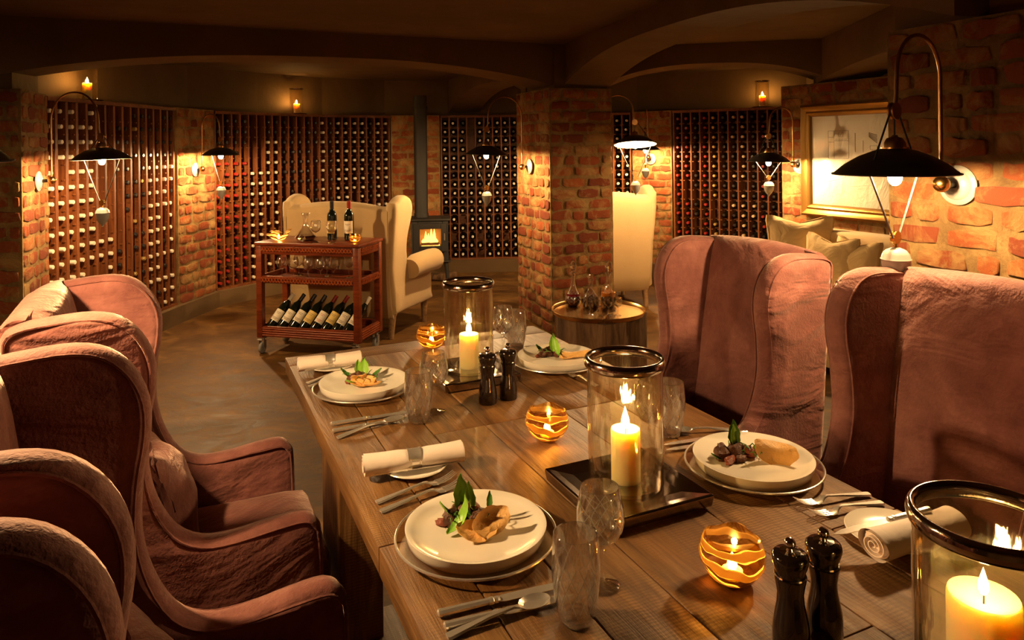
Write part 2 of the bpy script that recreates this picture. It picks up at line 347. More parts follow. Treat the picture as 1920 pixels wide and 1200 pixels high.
def soft_box(sx, sy, sz, r, puff=0, n=7, wr=0, seed=0, pinch=0):
    """cushion-like box centred on the origin"""
    b = B(); vs = {}; V = []
    def idx(p):
        k = tuple(round(c, 5) for c in p)
        if k not in vs: vs[k] = len(V); V.append(p)
        return vs[k]
    Fs = []
    for ax in range(3):
        for sgn in (-1, 1):
            for i in range(n):
                for j in range(n):
                    q = []
                    for di, dj in ((0, 0), (1, 0), (1, 1), (0, 1)):
                        u = (i+di)/n*2-1; v = (j+dj)/n*2-1; p = [0, 0, 0]; p[ax] = sgn; p[(ax+1) % 3] = u; p[(ax+2) % 3] = v; q.append(idx(tuple(p)))
                    Fs.append(q)
    out = []
    for p in V:
        q = Vector((p[0]*sx/2, p[1]*sy/2, p[2]*sz/2))
        inner = Vector((max(-sx/2+r, min(sx/2-r, q.x)), max(-sy/2+r, min(sy/2-r, q.y)), max(-sz/2+r, min(sz/2-r, q.z))))
        d = q-inner
        if d.length > 1e-6: q = inner+d.normalized()*r
        e = (1-p[0]**2)*(1-p[1]**2)
        q.z += puff*e*(1 if p[2] > 0 else -1)*abs(p[2])
        if pinch:
            k = 1-pinch*(1-abs(p[0]))*abs(p[1])**4; k2 = 1-pinch*(1-abs(p[1]))*abs(p[0])**4; q.y *= k; q.x *= k2
        if wr: q += Vector((0, 0, 1))*noise.noise(Vector(p)*2.3+Vector((seed, 0, 0)))*wr+Vector((1, 1, 0))*noise.noise(Vector(p)*3+Vector((0, seed, 0)))*wr*.5
        out.append(q)
    b.add(out, Fs); return b
# ---------------------------------------------------------------- bricks
BRK = []
def make_brick_meshes():
    for k in range(8):
        rnd = random.Random(k+3); bm = bmesh.new(); bmesh.ops.create_cube(bm, size=1)
        bmesh.ops.subdivide_edges(bm, edges=[e for e in bm.edges if abs((e.verts[0].co-e.verts[1].co).x) > .5], cuts=3)
        for v in bm.verts:
            c = v.co; endk = abs(c.x) > .49
            v.co = Vector((c.x*(.97 if abs(c.z) > .4 else 1)+rnd.uniform(-.026, .026)*(2 if endk else 1), c.y+rnd.uniform(-.06, .06), c.z*(.84 if endk else 1)+rnd.uniform(-.12, .10)))
        bmesh.ops.bevel(bm, geom=[e for e in bm.edges if e.calc_face_angle(0) > .9], offset=.045, segments=1, affect='EDGES')
        me = bpy.data.meshes.new('brick'); bm.to_mesh(me); bm.free(); me.materials.append(M['brick'])
        me.polygons.foreach_set('use_smooth', [True]*len(me.polygons)); me.set_sharp_from_angle(angle=R(60)); BRK.append(me)
def brick_face(parent, p0, p1, z0, z1, pitch=.0926, blen=.225, joint=.022, seed=0, th=.05, proud=.007, skip=.0):
    """lay bricks along p0->p1 (outside is on the right-hand side), parts of parent; returns how many"""
    rnd = random.Random(seed); a = Vector((p0[0], p0[1])); d = Vector((p1[0], p1[1]))-a; L = d.length; d.normalize(); nrm = Vector((d.y, -d.x)); ang = math.atan2(d.y, d.x)
    rows = int(round((z1-z0)/pitch)); ph = (z1-z0)/rows; cnt = 0
    for i in range(rows):
        x = 0.0; first = True
        while x < L-.02:
            l = blen*(rnd.uniform(.9, 1.06) if rnd.random() > .22 else .52)
            if first: l = blen*(.5 if i % 2 else 1)*rnd.uniform(.85, 1.08); first = False
            if x+l > L-.05: l = L-x
            if l > .03 and rnd.random() > skip:
                cx = x+l/2; pos = a+d*cx-nrm*(th/2-proud-rnd.uniform(-.003, .005))
                cnt += 1
                link('brick', BRK[rnd.randrange(8)], parent, (pos.x, pos.y, z0+ph*(i+.5)+rnd.uniform(-.004, .004)), (rnd.uniform(-.02, .02), rnd.uniform(-.025, .025), ang+rnd.uniform(-.02, .02)),
                     ((l-joint)*rnd.choice((1, 1, .93, .88)), th, ph*.74))
            x += l
    return cnt
def prism(name, pts, z0, z1, mat, parent=None, smooth=False):
    n = len(pts); vs = [(p[0], p[1], z0) for p in pts]+[(p[0], p[1], z1) for p in pts]
    fs = [tuple(range(n-1, -1, -1)), tuple(range(n, 2*n))]+[(i, (i+1) % n, (i+1) % n+n, i+n) for i in range(n)]
    b = B(); b.add(vs, fs); return b.build(name, mat, parent, smooth)
mat_setup(); make_brick_meshes()
# ================================================================ THE ROOM
ZR, ZK, ZC = 1.955, .155, 2.42          # rack top, kerb top, ceiling
b = B(); b.box(-4.6, 4.6, -2.3, 9.9, -.1, 0); struct(b.build('floor', 'screed', smooth=False))
b = B(); b.box(-4.6, 4.6, -2.3, 9.9, ZC, ZC+.12); struct(b.build('ceiling', 'plaster', smooth=False))
def offs(pts, d):            # offset a left-to-right wall line outward
    out = []
    for i, p in enumerate(pts):
        a = Vector(pts[max(i-1, 0)]); c = Vector(pts[min(i+1, len(pts)-1)]); t = (c-a).normalized()
        out.append((p[0]-t.y*d, p[1]+t.x*d))
    return out
def wall(name, pts, d0, d1, z0, z1, mat, i0=0, i1=None):
    a = offs(pts, d0); c = offs(pts, d1); b = B()
    for i in range(i0, len(pts)-1 if i1 is None else i1):
        vs = [(*a[i], z0), (*a[i+1], z0), (*c[i+1], z0), (*c[i], z0), (*a[i], z1), (*a[i+1], z1), (*c[i+1], z1), (*c[i], z1)]
        b.add(vs, [(0, 1, 5, 4), (1, 2, 6, 5), (2, 3, 7, 6), (3, 0, 4, 7), (4, 5, 6, 7), (3, 2, 1, 0)])
    return struct(b.build(name, mat, smooth=False))
ring = [(-4.1, -2.1), (-3.9, 4.4), (-3.22, 4.9), (-3.08, 6.57), (-2.99, 7.19), (-2.57, 7.85), (-2.07, 8.47), (-1.49, 8.88), (-.9, 8.98), (.3, 9.05), (1.45, 8.71), (1.86, 8.42), (2.95, 7.7), (3.15, 6.3)]
wall('wall_left', ring, .32, .5, 0, ZC, 'plaster', 0, 4); wall('wall_back', ring, .32, .5, 0, ZC, 'plaster', 4)
wall('wall_near', [(4.1, -2.1), (-4.1, -2.1)], 0, .15, 0, ZC, 'plaster')
wall('wall_far_right', [(3.9, 5.0), (4.1, -2.1)], .1, .3, 0, ZC, 'plaster')
# kerb below racks
def kerb(name, pts, d0=-.02): return wall(name, pts, d0-.045, .30, 0, ZK, 'plaster')
kerb('baseboard_left', [(-3.22, 4.97), (-3.08, 6.57), (-2.99, 7.19)])
kerb('baseboard_back', [(-2.99, 7.19), (-2.57, 7.85), (-2.07, 8.47), (-1.49, 8.88), (-.9, 8.98), (.3, 9.05), (1.45, 8.71), (1.86, 8.42), (2.95, 7.7)])
# piers
def pier(name, pts, z0, z1, faces, pitch=.0926, seed=0, blen=.225):
    o = struct(prism(name, pts, z0, z1, 'mortar'))
    n = 0
    for i, f in enumerate(faces): n += brick_face(o, pts[f], pts[(f+1) % len(pts)], z0+.005, z1-.003, pitch, blen, seed=seed+i)
    return o
# points run counter-clockwise seen from above, so a face's outside is on its right
pier('wall_pier_left', [(-3.9, 4.46), (-3.04, 4.46), (-3.2, 4.96), (-3.9, 4.96)], 0, 1.965, (0, 1), seed=11)
pier('wall_pier_lit', [(-3.06, 6.58), (-2.975, 7.19), (-3.33, 7.25), (-3.4, 6.55)], ZK-.01, 1.96, (0,), seed=21)
pier('wall_pier_stove', [(-1.49, 8.87), (-.9, 8.97), (-.9, 9.3), (-1.6, 9.2)], ZK-.01, 1.96, (0,), seed=31)
pier('wall_pier_back', [(1.45, 8.69), (1.86, 8.40), (2.03, 8.7), (1.6, 9.0)], ZK-.01, 1.96, (0,), seed=41)
pier('wall_right', [(3.13, 4.74), (3.75, 5.0), (2.95, 6.75), (2.36, 6.3)], 0, 2.06, (3,), .0926, 51)
pier('brick_pillar', [(.313, 5.97), (.858, 6.17), (.59, 6.89), (.046, 6.69)], 0, 2.05, (0, 1, 2, 3), .0926, 61)
pier('wall_pier_right', [(1.895, 1.44), (2.45, 1.68), (1.93, 2.87), (1.375, 2.63)], 0, 1.975, (3, 2), .075, 71, .20)
pier('wall_pier_near', [(-1.75, 1.70), (-2.30, 1.45), (-1.85, .45), (-1.30, .70)], 0, 1.97, (3,), .0926, 81)
# plastered heads over the piers, up to the ceiling
for nm, pts, z in (('ceiling_head_right', [(1.95, 1.35), (2.5, 1.6), (1.96, 2.90), (1.42, 2.66)], 1.973), ('ceiling_head_left', [(-3.95, 4.5), (-3.12, 4.5), (-3.24, 4.93), (-3.95, 4.93)], 1.963), ('ceiling_head_near', [(-1.80, 1.70), (-2.30, 1.45), (-1.85, .45), (-1.35, .70)], 1.968), ('ceiling_head_pillar', [(.36, 6.02), (.82, 6.20), (.57, 6.85), (.09, 6.66)], 2.048)):
    struct(prism(nm, pts, z, ZC+.02, 'plaster'))
# arched beams
def beam(name, a, c, wd, z0, rise, e=2.6, z1=None):
    a = Vector(a); c = Vector(c); d = (c-a); L = d.length; d.normalize(); nr = Vector((-d.y, d.x))*wd/2; b = B(); n = 28; vs = []
    for i in range(n+1):
        s = i/n; p = a+d*L*s; za, zb = z0 if isinstance(z0, tuple) else (z0, z0)
        z = za+(zb-za)*s+rise*(1-abs(2*s-1)**e)
        for q in (p-nr, p+nr): vs += [(q.x, q.y, z), (q.x, q.y, ZC+.05)]
    fs = []
    for i in range(n):
        k = 4*i; fs += [(k, k+4, k+6, k+2), (k, k+1, k+5, k+4), (k+2, k+6, k+7, k+3), (k+1, k+3, k+7, k+5)]
    fs += [(0, 2, 3, 1), (4*n, 4*n+1, 4*n+3, 4*n+2)]
    b.add(vs, fs); return struct(b.build(name, 'plaster'))
beam('ceiling_beam_left', (-3.45, 4.55), (.38, 6.28), .42, (2.0, 2.045), .215)
beam('ceiling_beam_right', (.62, 6.22), (1.62, 2.35), .42, (2.045, 1.975), .26)
beam('ceiling_beam_back', (.72, 6.50), (2.75, 6.05), .40, 2.04, .21)
beam('ceiling_beam_stove', (.32, 6.6), (-.62, 9.3), .40, (2.04, 2.0), .22)
beam('ceiling_beam_painting', (2.78, 6.1), (2.35, 2.6), .42, (2.05, 2.03), .10)
# ================================================================ WINE RACKS
def polyat(pts, s):
    for i in range(len(pts)-1):
        a = Vector(pts[i]); c = Vector(pts[i+1]); L = (c-a).length
        if s <= L or i == len(pts)-2: t = (c-a).normalized(); return a+t*s, t
        s -= L
def plen(pts): return sum((Vector(pts[i+1])-Vector(pts[i])).length for i in range(len(pts)-1))
def bottle_mesh(cap, depth=.27):
    b = B()
    pr = [(0, -depth), (.036, -depth), (.038, -depth+.01), (.038, -.115), (.034, -.095), (.018, -.07), (.0145, -.055)]
    b.lathe(pr, 10); b.lathe([(.0155, -.055), (.0160, -.003), (.0140, 0), (0, .0005)], 10, None, 1)
    me = b.mesh('wine_bottle', ['rack_bottle', cap]); return me
BM = {}
ORD = ' first second third fourth fifth sixth seventh eighth ninth tenth eleventh twelfth thirteenth fourteenth fifteenth sixteenth'.split(' ')
def rack(label, pts, ncol, caps, individuals, labels, group, fill=.9, seed=0, back=.24, out=.0, face=.018):
    rnd = random.Random(seed); L = plen(pts); pitch = L/ncol; rows = 16; zp = (ZR-.03-ZK-.02)/rows; d = .27
    root = thing('wine_rack', label, 'wine rack', (0, 0, 0))
    def along(s, off):       # point on the rack face, off = outward depth
        p, t = polyat(pts, s); n = Vector((-t.y, t.x)); return p+n*off, t
    for nm, z0, z1, o0 in (('top_board', ZR-.028, ZR, -.02), ('bottom_board', ZK, ZK+.02, -.01)):
        b = B(); m = max(2, int(ncol/2))
        for i in range(m):
            p0, t0 = along(L*i/m, o0); p1, t1 = along(L*(i+1)/m, o0); q0, _ = along(L*i/m, d); q1, _ = along(L*(i+1)/m, d)
            b.add([(*p0, z0), (*p1, z0), (*q1, z0), (*q0, z0), (*p0, z1), (*p1, z1), (*q1, z1), (*q0, z1)], [(0, 1, 5, 4), (1, 2, 6, 5), (2, 3, 7, 6), (3, 0, 4, 7), (4, 5, 6, 7), (3, 2, 1, 0)])
        b.build(nm, 'rack_wood', root, smooth=False)
    b = B(); m = max(2, int(ncol/2))
    for i in range(m):
        p0, _ = along(L*i/m, back); p1, _ = along(L*(i+1)/m, back); q0, _ = along(L*i/m, d+.02); q1, _ = along(L*(i+1)/m, d+.02)
        b.add([(*p0, ZK), (*p1, ZK), (*q1, ZK), (*q0, ZK), (*p0, ZR-.02), (*p1, ZR-.02), (*q1, ZR-.02), (*q0, ZR-.02)], [(0, 1, 5, 4), (2, 3, 7, 6)])
    b.build('back_panel', 'rack_wood', root, smooth=False)
    ub = B(); ub.box(-.92, .92, -face/2, face/2, 0, .26); up = None
    hz = (ZR-.028-ZK-.02)
    ub = B(); ub.box(0, hz, -face/2, face/2, -.262, 0); ume = ub.mesh('upright', 'rack_wood', False, .002, 1)
    for i in range(ncol+1):
        s = min(L-.009, max(.009, L*i/ncol)); p, t = along(s, 0)
        # local x up, local y along the rack, local z towards the room
        n = Vector((t.y, -t.x, 0)); mm = Matrix((Vector((0, 0, 1)), Vector((t.x, t.y, 0)), n)).transposed().to_4x4(); mm.translation = (p.x, p.y, ZK+.02)
        o = link('upright', ume, root); o.matrix_world = mm
    rl = B()
    for c in range(ncol):
        p, t = along(L*(c+.5)/ncol, .004); q, _ = along(L*(c+.5)/ncol, .16); a = math.atan2(t.y, t.x)
        for r in range(1, rows):
            z = ZK+.02+zp*r
            rl.box(-pitch/2+.008, -pitch/2+.026, .004, .02, z-.020, z-.009, rotz(a, (p.x, p.y, 0))); rl.box(pitch/2-.026, pitch/2-.008, .004, .02, z-.020, z-.009, rotz(a, (p.x, p.y, 0)))
            rl.box(-pitch/2+.008, pitch/2-.008, 0, .016, z-.022, z-.010, rotz(a, (q.x, q.y, 0)))
    stuff(rl.build('cross_rail', 'rack_wood', root, smooth=False))
    extra = {}; cnt = 0
    run = None; streak = 0
    for c in range(ncol):
        p, t = along(L*(c+.5)/ncol, -out); n = Vector((t.y, -t.x, 0))
        for r in range(rows):
            cap = caps(c, r, rnd)
            if cap is None or rnd.random() > fill: continue
            if cap not in BM: BM[cap] = bottle_mesh(cap)
            z = ZK+.02+zp*r+.030; rr = rnd.uniform(-.008, .012)
            y = n; x = Vector((t.x, t.y, 0)); mm = Matrix((x, Vector((0, 0, -1)), y)).transposed().to_4x4()
            if mm.determinant() < 0: mm = Matrix((x, Vector((0, 0, 1)), y)).transposed().to_4x4()
            mm.translation = (p.x+n.x*rr+t.x*rnd.uniform(-.01, .01), p.y+n.y*rr, z+.012)
            if c in individuals:
                o = link('wine_bottle', BM[cap]); o.matrix_world = mm; tag(o, labels[cap].format(ORD[rows-r], ORD[c+1]), 'wine bottle', group); cnt += 1
            else: extra.setdefault(cap, []).append(mm)
    if extra:
        b = B(); caps_ = list(extra); mats = ['rack_bottle']+caps_
        for k, cp in enumerate(caps_):
            me = BM[cp]; vs = [v.co for v in me.vertices]; fs = [tuple(pl.vertices) for pl in me.polygons]; mi = [pl.material_index for pl in me.polygons]
            for mm in extra[cp]:
                o0 = len(b.v); b.v += [tuple(mm @ v) for v in vs]; b.f += [tuple(i+o0 for i in f) for f in fs]; b.mi += [0 if m_ == 0 else k+1 for m_ in mi]
        o = b.build('stored_wine_bottles', mats); stuff(tag(o, 'rows of '+group, 'wine bottles'))
    return cnt
def capsA(c, r, q):
    if c < 5: return 'cap_white' if not (r in (4,) and c > 3) else None
    if c in (5, 6): return 'cap_white' if r < 7 and q.random() < .75 else None
    if c in (7, 8): return 'cap_black' if r > 2 and q.random() < .5 else None
    if c in (9, 10): return 'cap_gold' if q.random() < .25 else ('cap_black' if q.random() < .9 else None)
    return 'cap_white' if r < 12 and q.random() < .85 else ('cap_black' if q.random() < .8 else None)
nA = rack('tall wooden wine rack of white-capped bottles beside the left brick pier', [(-3.22, 4.97), (-3.08, 6.57)], 15, capsA, set(range(15)),
     {'cap_white': 'white-capped wine bottle, left wall rack, {} row from top, {} column from the near pier', 'cap_black': 'dark-capped wine bottle, left wall rack, {} row from top, {} column from the near pier',
      'cap_gold': 'gold-capped wine bottle, left wall rack, {} row from top, {} column from the near pier'}, 'bottles in the left wall rack', .97, 3, back=.06, out=.0, face=.026)
def capsB(c, r, q):
    if c < 4: return 'cap_red' if r < 12 else 'cap_black'
    if c in (4, 5): return 'cap_white' if r < 11 else None
    if c in (6, 7): return 'cap_white' if r < 14 else 'cap_black'
    if c < 13: return 'cap_black' if q.random() < .85 else None
    return 'cap_white' if (c % 5) != 4 else 'cap_black'
nB = rack('curved wooden wine rack between the lit brick pier and the stove', [(-2.975, 7.2), (-2.57, 7.85), (-2.07, 8.47), (-1.5, 8.87)], 22, capsB, set(range(7)),
     {'cap_white': 'white-capped wine bottle, curved back rack, {} row from top, {} column from the lit pier', 'cap_black': 'dark-capped wine bottle, curved back rack, {} row from top, {} column from the lit pier',
      'cap_red': 'red-capped wine bottle, curved back rack, {} row from top, {} column from the lit pier'}, 'bottles in the curved rack', .96, 5)
def capsC(c, r, q):
    if c in (3,): return 'cap_white' if r < 11 else None
    return 'cap_white' if q.random() < .9 else 'cap_black'
nC = rack('wooden wine rack against the back wall right of the stove', [(-.89, 8.98), (.3, 9.05), (1.44, 8.71)], 22, capsC, set(), {}, 'bottles in the back rack', .97, 7)
def capsD(c, r, q):
    if c in (0, 1, 3): return 'cap_red'
    if c in (4,): return 'cap_gold'
    if c in (7,): return 'cork'
    if c == 9: return 'cap_red' if r % 3 else 'cap_black'
    return 'cap_black' if q.random() < .9 else 'cork'
nD = rack('wooden wine rack of red-capped bottles at the right of the back wall', [(1.875, 8.39), (2.95, 7.69)], 12, capsD, set(), {}, 'bottles in the right back rack', .96, 9)
print('rack bottles as objects', nA, nB)
# ================================================================ RISE-AND-FALL WALL LAMPS
def rlamp(label, wallp, ball, head, ztop, zdrop, nrm, tilt=(0, 0), R0=.175, bulbm='bulb_far'):
    """wallp, ball: points; head: rim centre of the shade; ztop: crown of the gooseneck; zdrop: height of the counterweight pulley"""
    ball = Vector(ball); head = Vector(head); wp = Vector(wallp)
    root = thing('wall_lamp', label, 'wall lamp', tuple(wp)); T = Matrix.Translation(-wp)
    n = Vector((nrm[0], nrm[1], 0)).normalized(); q = Vector((0, 0, 1)).rotation_difference(n).to_matrix().to_4x4()
    b = B(); b.lathe([(0, 0), (.058, 0), (.066, .006), (.066, .012), (.058, .016), (.050, .017), (.044, .024), (.02, .030), (0, .031)], 28, q); b.build('wall_rose', 'weight_porcelain', root)
    b = B(); b.tube([wp+n*.02, ball], .011, 10, T); b.build('bracket', 'dark_metal', root)
    b = B(); b.sphere(ball, .027, 18, T=T); b.build('ball_joint', 'brass', root)
    hd = Vector((head.x-ball.x, head.y-ball.y, 0)); L = hd.length; hd.normalize(); rad = L/2*.94
    path = [ball+Vector((0, 0, z)) for z in (.02, .1, .2)]; zc = ztop-rad*.95
    path = [Vector((ball.x, ball.y, z)) for z in (ball.z+.02, (ball.z+zc)/2, zc)]
    cx = ball+hd*rad
    for k in range(1, 17): a = PI-PI*k/16; path.append(Vector((cx.x-0, cx.y, zc))+hd*(rad*math.cos(a))+Vector((0, 0, rad*.95*math.sin(a))))
    end = path[-1]; path.append(end+Vector((0, 0, -.06))+hd*.004); tip = end+Vector((0, 0, -.11))+hd*.012; path.append(tip)
    b = B(); b.tube(path, .0065, 10, T); b.build('gooseneck_arm', 'old_brass', root)
    side = hd
    pul = Vector((head.x, head.y, tip.z-.005)); q2 = Vector((0, 0, 1)).rotation_difference(Vector((-hd.y, hd.x, 0))).to_matrix().to_4x4()
    b = B(); b.lathe([(0, -.009), (.026, -.009), (.026, -.004), (.020, 0), (.026, .004), (.026, .009), (0, .009)], 20, T @ Matrix.Translation(pul) @ q2); b.tube([tip, pul], .005, 8, T)
    b.build('top_pulley', 'old_brass', root)
    tm = Matrix.Translation(head-wp) @ Matrix.Rotation(tilt[0], 4, 'X') @ Matrix.Rotation(tilt[1], 4, 'Y'); k = R0/.175
    b = B(); b.lathe([(.032*k, .078*k), (.06*k, .070*k), (.10*k, .054*k), (.14*k, .030*k), (.170*k, .004*k), (.176*k, .003*k), (.1775*k, 0), (.175*k, -.002*k)], 48, tm); 
    b.lathe([(.175*k, -.002*k), (.169*k, .001*k), (.138*k, .026*k), (.10*k, .049*k), (.06*k, .065*k), (.032*k, .073*k)], 48, tm, 1)
    b.build('shade', ['dark_metal', 'enamel_white'], root)
    b = B(); b.lathe([(0, .118*k), (.008, .117*k), (.010, .112*k), (.022*k, .108*k), (.030*k, .094*k), (.032*k, .080*k), (.038*k, .080*k), (.038*k, .070*k), (0, .068*k)], 24, tm); b.build('socket_cap', 'old_brass', root)
    b = B(); b.lathe([(0, -.036), (.008, -.0345), (.015, -.028), (.0195, -.018), (.021, -.006), (.019, .008), (.013, .026), (.011, .045), (0, .047)], 18, tm); b.build('bulb', bulbm, root)
    wz = Vector((head.x, head.y, zdrop))
    for s_ in (-1, 1):
        rim = tm @ Vector((0, 0, 0)); rp = head-wp+side*s_*R0*.80+Vector((0, 0, .004)) if not any(tilt) else (tm @ (Vector((side.x, side.y, 0))*s_*R0*.8))
        b = B(); b.tube([rp, pul-wp+side*s_*.02], .0028, 6); b.build('cord', 'cord_black', root)
        b = B(); b.tube([rp, wz-wp+side*s_*.016], .0032, 6); b.build('stay_rod', 'rod_steel', root)
    b = B(); b.tube([tm @ Vector((0, 0, .116*k)), pul-wp], .0026, 6); b.build('cord', 'cord_black', root)
    b = B(); b.lathe([(0, -.007), (.020, -.007), (.020, -.003), (.015, 0), (.020, .003), (.020, .007), (0, .007)], 20, T @ Matrix.Translation(wz) @ q2); b.tube([wz+Vector((0, 0, .0)), wz-Vector((0, 0, .035))], .005, 8, T); b.build('weight_pulley', 'brass', root)
    zz = Matrix.Translation(wz-wp)
    b = B(); b.lathe([(0, -.030), (.012, -.031), (.028, -.038), (.038, -.050), (.041, -.062), (.044, -.066), (.041, -.070)], 24, zz, 0); b.lathe([(.041, -.070), (.041, -.080), (.036, -.105), (.024, -.128), (.010, -.142), (.005, -.150), (.006, -.155), (0, -.158)], 24, zz, 0)
    b.build('counterweight', 'weight_porcelain', root)
    return root
rlamp('large black-shaded rise and fall lamp in the right foreground over the mauve chairs', (1.482, 2.386, D(1795, 347, 2.386).z), (1.40, 2.35, D(1780, 345, 2.35).z), D(1678, 326, 2.19), D(1735, 66, 2.28).z, D(1680, 445, 2.19).z, (-.915, -.40), R0=.176, bulbm='bulb')
rlamp('black-shaded rise and fall lamp on the left brick pier', (-3.118, 4.725, D(68, 340, 4.725).z), (-3.04, 4.75, D(92, 338, 4.75).z), D(191, 299, 4.65), D(135, 173, 4.7).z, D(190, 380, 4.65).z, (.95, .3), tilt=(0, -.03), R0=.178)
rlamp('small black-shaded rise and fall lamp on the lit brick pier between the left racks', (-3.02, 6.85, D(360, 318, 6.85).z), (-2.945, 6.84, D(370, 317, 6.84).z), D(414, 291, 6.7), D(392, 214, 6.77).z, D(416, 343, 6.7).z, (.99, -.13), R0=.168)
rlamp('black-shaded rise and fall lamp hanging left of the central brick pillar', (.158, 6.345, D(997, 312, 6.35).z), (.087, 6.32, D(984, 313, 6.32).z), D(912, 290, 6.1), D(948, 181, 6.2).z, D(912, 352, 6.1).z, (-.94, -.35), tilt=(0, .05), R0=.178)
rlamp('tilted rise and fall lamp showing its white inside, right of the central pillar', (.745, 6.47, 1.45), (.82, 6.50, 1.45), D(1191, 271, 6.42), D(1160, 178, 6.42).z, D(1190, 333, 6.42).z, (.94, .35), tilt=(-.17, 0), R0=.186)
rlamp('small rise and fall lamp on the back brick pier behind the tilted lamp', (1.645, 8.54, D(1223, 298, 8.54).z), (1.60, 8.46, D(1218, 295, 8.46).z), D(1210, 281, 8.2), D(1214, 205, 8.3).z, D(1212, 310, 8.2).z, (-.57, -.82), R0=.165)
rlamp('rise and fall lamp beside the gilt-framed drawing', (2.44, 6.10, D(1502, 311, 6.11).z), (2.37, 6.07, D(1491, 308, 6.07).z), D(1441, 303, 5.95), D(1468, 201, 6.0).z, D(1441, 333, 5.95).z, (-.9, -.44), tilt=(0, .02))
rlamp('lamp cut off by the left edge of the picture above the mauve chairs', (-1.54, 1.27, 1.50), (-1.465, 1.30, 1.50), (-1.215, 1.45, 1.568), 1.93, 1.33, (.915, .40), tilt=(0, .06), bulbm='bulb_bright')
# ================================================================ STOVE
sx, sy = -.97, 8.42
st = thing('wood_stove', 'black iron wood-burning stove with a lit fire on four legs', 'stove', (sx, sy, 0), R(6))
b = B(); b.box(-.21, -.135, -.18, .18, .26, .72); b.box(.145, .21, -.18, .18, .26, .72); b.box(-.135, .145, -.18, .18, .26, .42); b.box(-.135, .145, -.18, .18, .65, .72); b.box(-.135, .145, .06, .18, .42, .65); b.box(-.24, .24, -.21, .21, .72, .745); b.box(-.235, .235, -.205, .205, .245, .262); 
# hollow look: firebox is set into the front
b.build('body', 'stove_iron', st, smooth=False, bevel=.006)
b = B(); 
for x0, x1, z0, z1 in ((-.185, -.115, .37, .69), (.125, .185, .37, .69), (-.115, .125, .63, .69), (-.115, .125, .37, .435)): b.box(x0, x1, -.215, -.18, z0, z1)
dr = b.build('stove_door', 'stove_iron', st, smooth=False, bevel=.004)
b = B(); b.tube([(.165, -.235, .5), (.165, -.235, .58)], .008, 8); b.build('door_handle', 'steel', dr)
b = B(); b.box(-.115, .125, -.19, -.186, .435, .63); b.build('glass_pane', 'clear_glass', dr, smooth=False)
rn = random.Random(4)
for k in range(6):
    x = -.075+.03*k+rn.uniform(-.006, .006); h = rn.uniform(.12, .19) if 1 <= k <= 4 else .06; b = B()
    b.lathe([(0, 0), (.018, .012), (.021, .035), (.014, h*.6), (.006, h*.85), (0, h)], 10, Matrix.Translation((x, -.06, .445)) @ Matrix.Diagonal((1, .7, 1, 1))); b.build('flame', 'fire', st)
for x in (-.05, .05): b = B(); b.tube([(x-.05, -.09, .440), (x+.05, -.085, .443)], .018, 8); b.build('burning_log', 'ember_log', st)
b = B(); b.box(-.10, .11, -.15, -.02, .421, .427); b.build('ember_bed', 'fire', st)
b = B(); b.box(-.134, .144, .05, .059, .421, .649); b.box(-.134, -.128, -.17, .05, .421, .649); b.box(.138, .144, -.17, .05, .421, .649); b.build('firebrick_lining', 'ceramic_tile', st, smooth=False)
b = B(); b.box(-.15, .15, -.2, -.18, .275, .345); b.build('ash_drawer', 'stove_iron', st, smooth=False, bevel=.004)
for x in (-.18, .18):
    for y in (-.15, .15):
        b = B(); b.tube([(x, y, .25), (x*1.12, y*1.12, 0)], [.026, .018], 8); b.build('leg', 'stove_iron', st)
b = B(); b.lathe([(.085, .745), (.085, .79), (.078, .79), (.078, 2.0), (.088, 2.0), (.088, 2.04), (.078, 2.04), (.078, 2.17), (0, 2.175)], 24, Matrix.Translation((-.10, .05, 0))); b.build('flue_pipe', 'stove_iron', st)
for k, (x, y, a) in enumerate(((-.80, 8.50, .4), (-.93, 8.44, -.3), (-1.05, 8.47, .1))):
    b = B(); b.tube([(-.13, 0, .045), (.13, 0, .045)], [.042, .046], 10); o = b.build('firewood_log', 'bark'); place(o, (x, y, 0), a)
    tag(o, ['split firewood log at the right under the stove', 'middle firewood log under the stove', 'leftmost firewood log under the stove'][k], 'log')
# ================================================================ CANDLES ON THE LEDGE
def pillar_candle_parts(root, r, h, fl, T=Matrix(), mat='flame', z0=0):
    b = B(); b.lathe([(0, z0), (r, z0), (r*1.0, z0+h-.006), (r*.96, z0+h), (r*.8, z0+h-.004), (r*.35, z0+h-.012), (0, z0+h-.013)], 28, T); b.build('candle_wax', 'wax', root)
    b = B(); b.tube([T @ Vector((0, 0, z0+h-.013)), T @ Vector((.001, 0, z0+h+.004))], .0012, 6); b.build('wick', 'cord_black', root)
    b = B(); b.lathe([(0, 0), (.0045, .003), (.0072, .010), (.0065, .018), (.0035, .028), (0, .040)], 12, T @ Matrix.Translation((0, 0, z0+h-.001)) @ Matrix.Diagonal((fl, fl, fl, 1))); b.build('flame', mat, root)
for lb, p, hh in (('candle in a glass cylinder on the ledge over the left rack', (-3.31, 5.62, ZR), .16), ('candle in a glass cylinder on the ledge over the curved back rack', (-2.47, 8.27, ZR), .14), ('candle in a glass cylinder on the ledge over the right back rack', (2.78, 7.98, ZR), .15)):
    rt = thing('ledge_candle', lb, 'candle', p)
    b = B(); b.lathe([(0, 0), (.11, 0), (.115, .012), (.11, .016), (0, .016)], 24); b.build('base_plate', 'tray_metal', rt)
    pillar_candle_parts(rt, .034, hh-.03, 1.15, Matrix(), 'shelf_flame', .016)
    b = B(); b.lathe([(.074, .016), (.074, .30), (.071, .30), (.071, .018)], 28); b.build('glass_cylinder', 'hurricane_glass', rt)
    b = B(); b.lathe([(.078, .292), (.079, .302), (.070, .302), (.070, .292), (.078, .292)], 28); b.build('rim_band', 'rim_metal', rt)
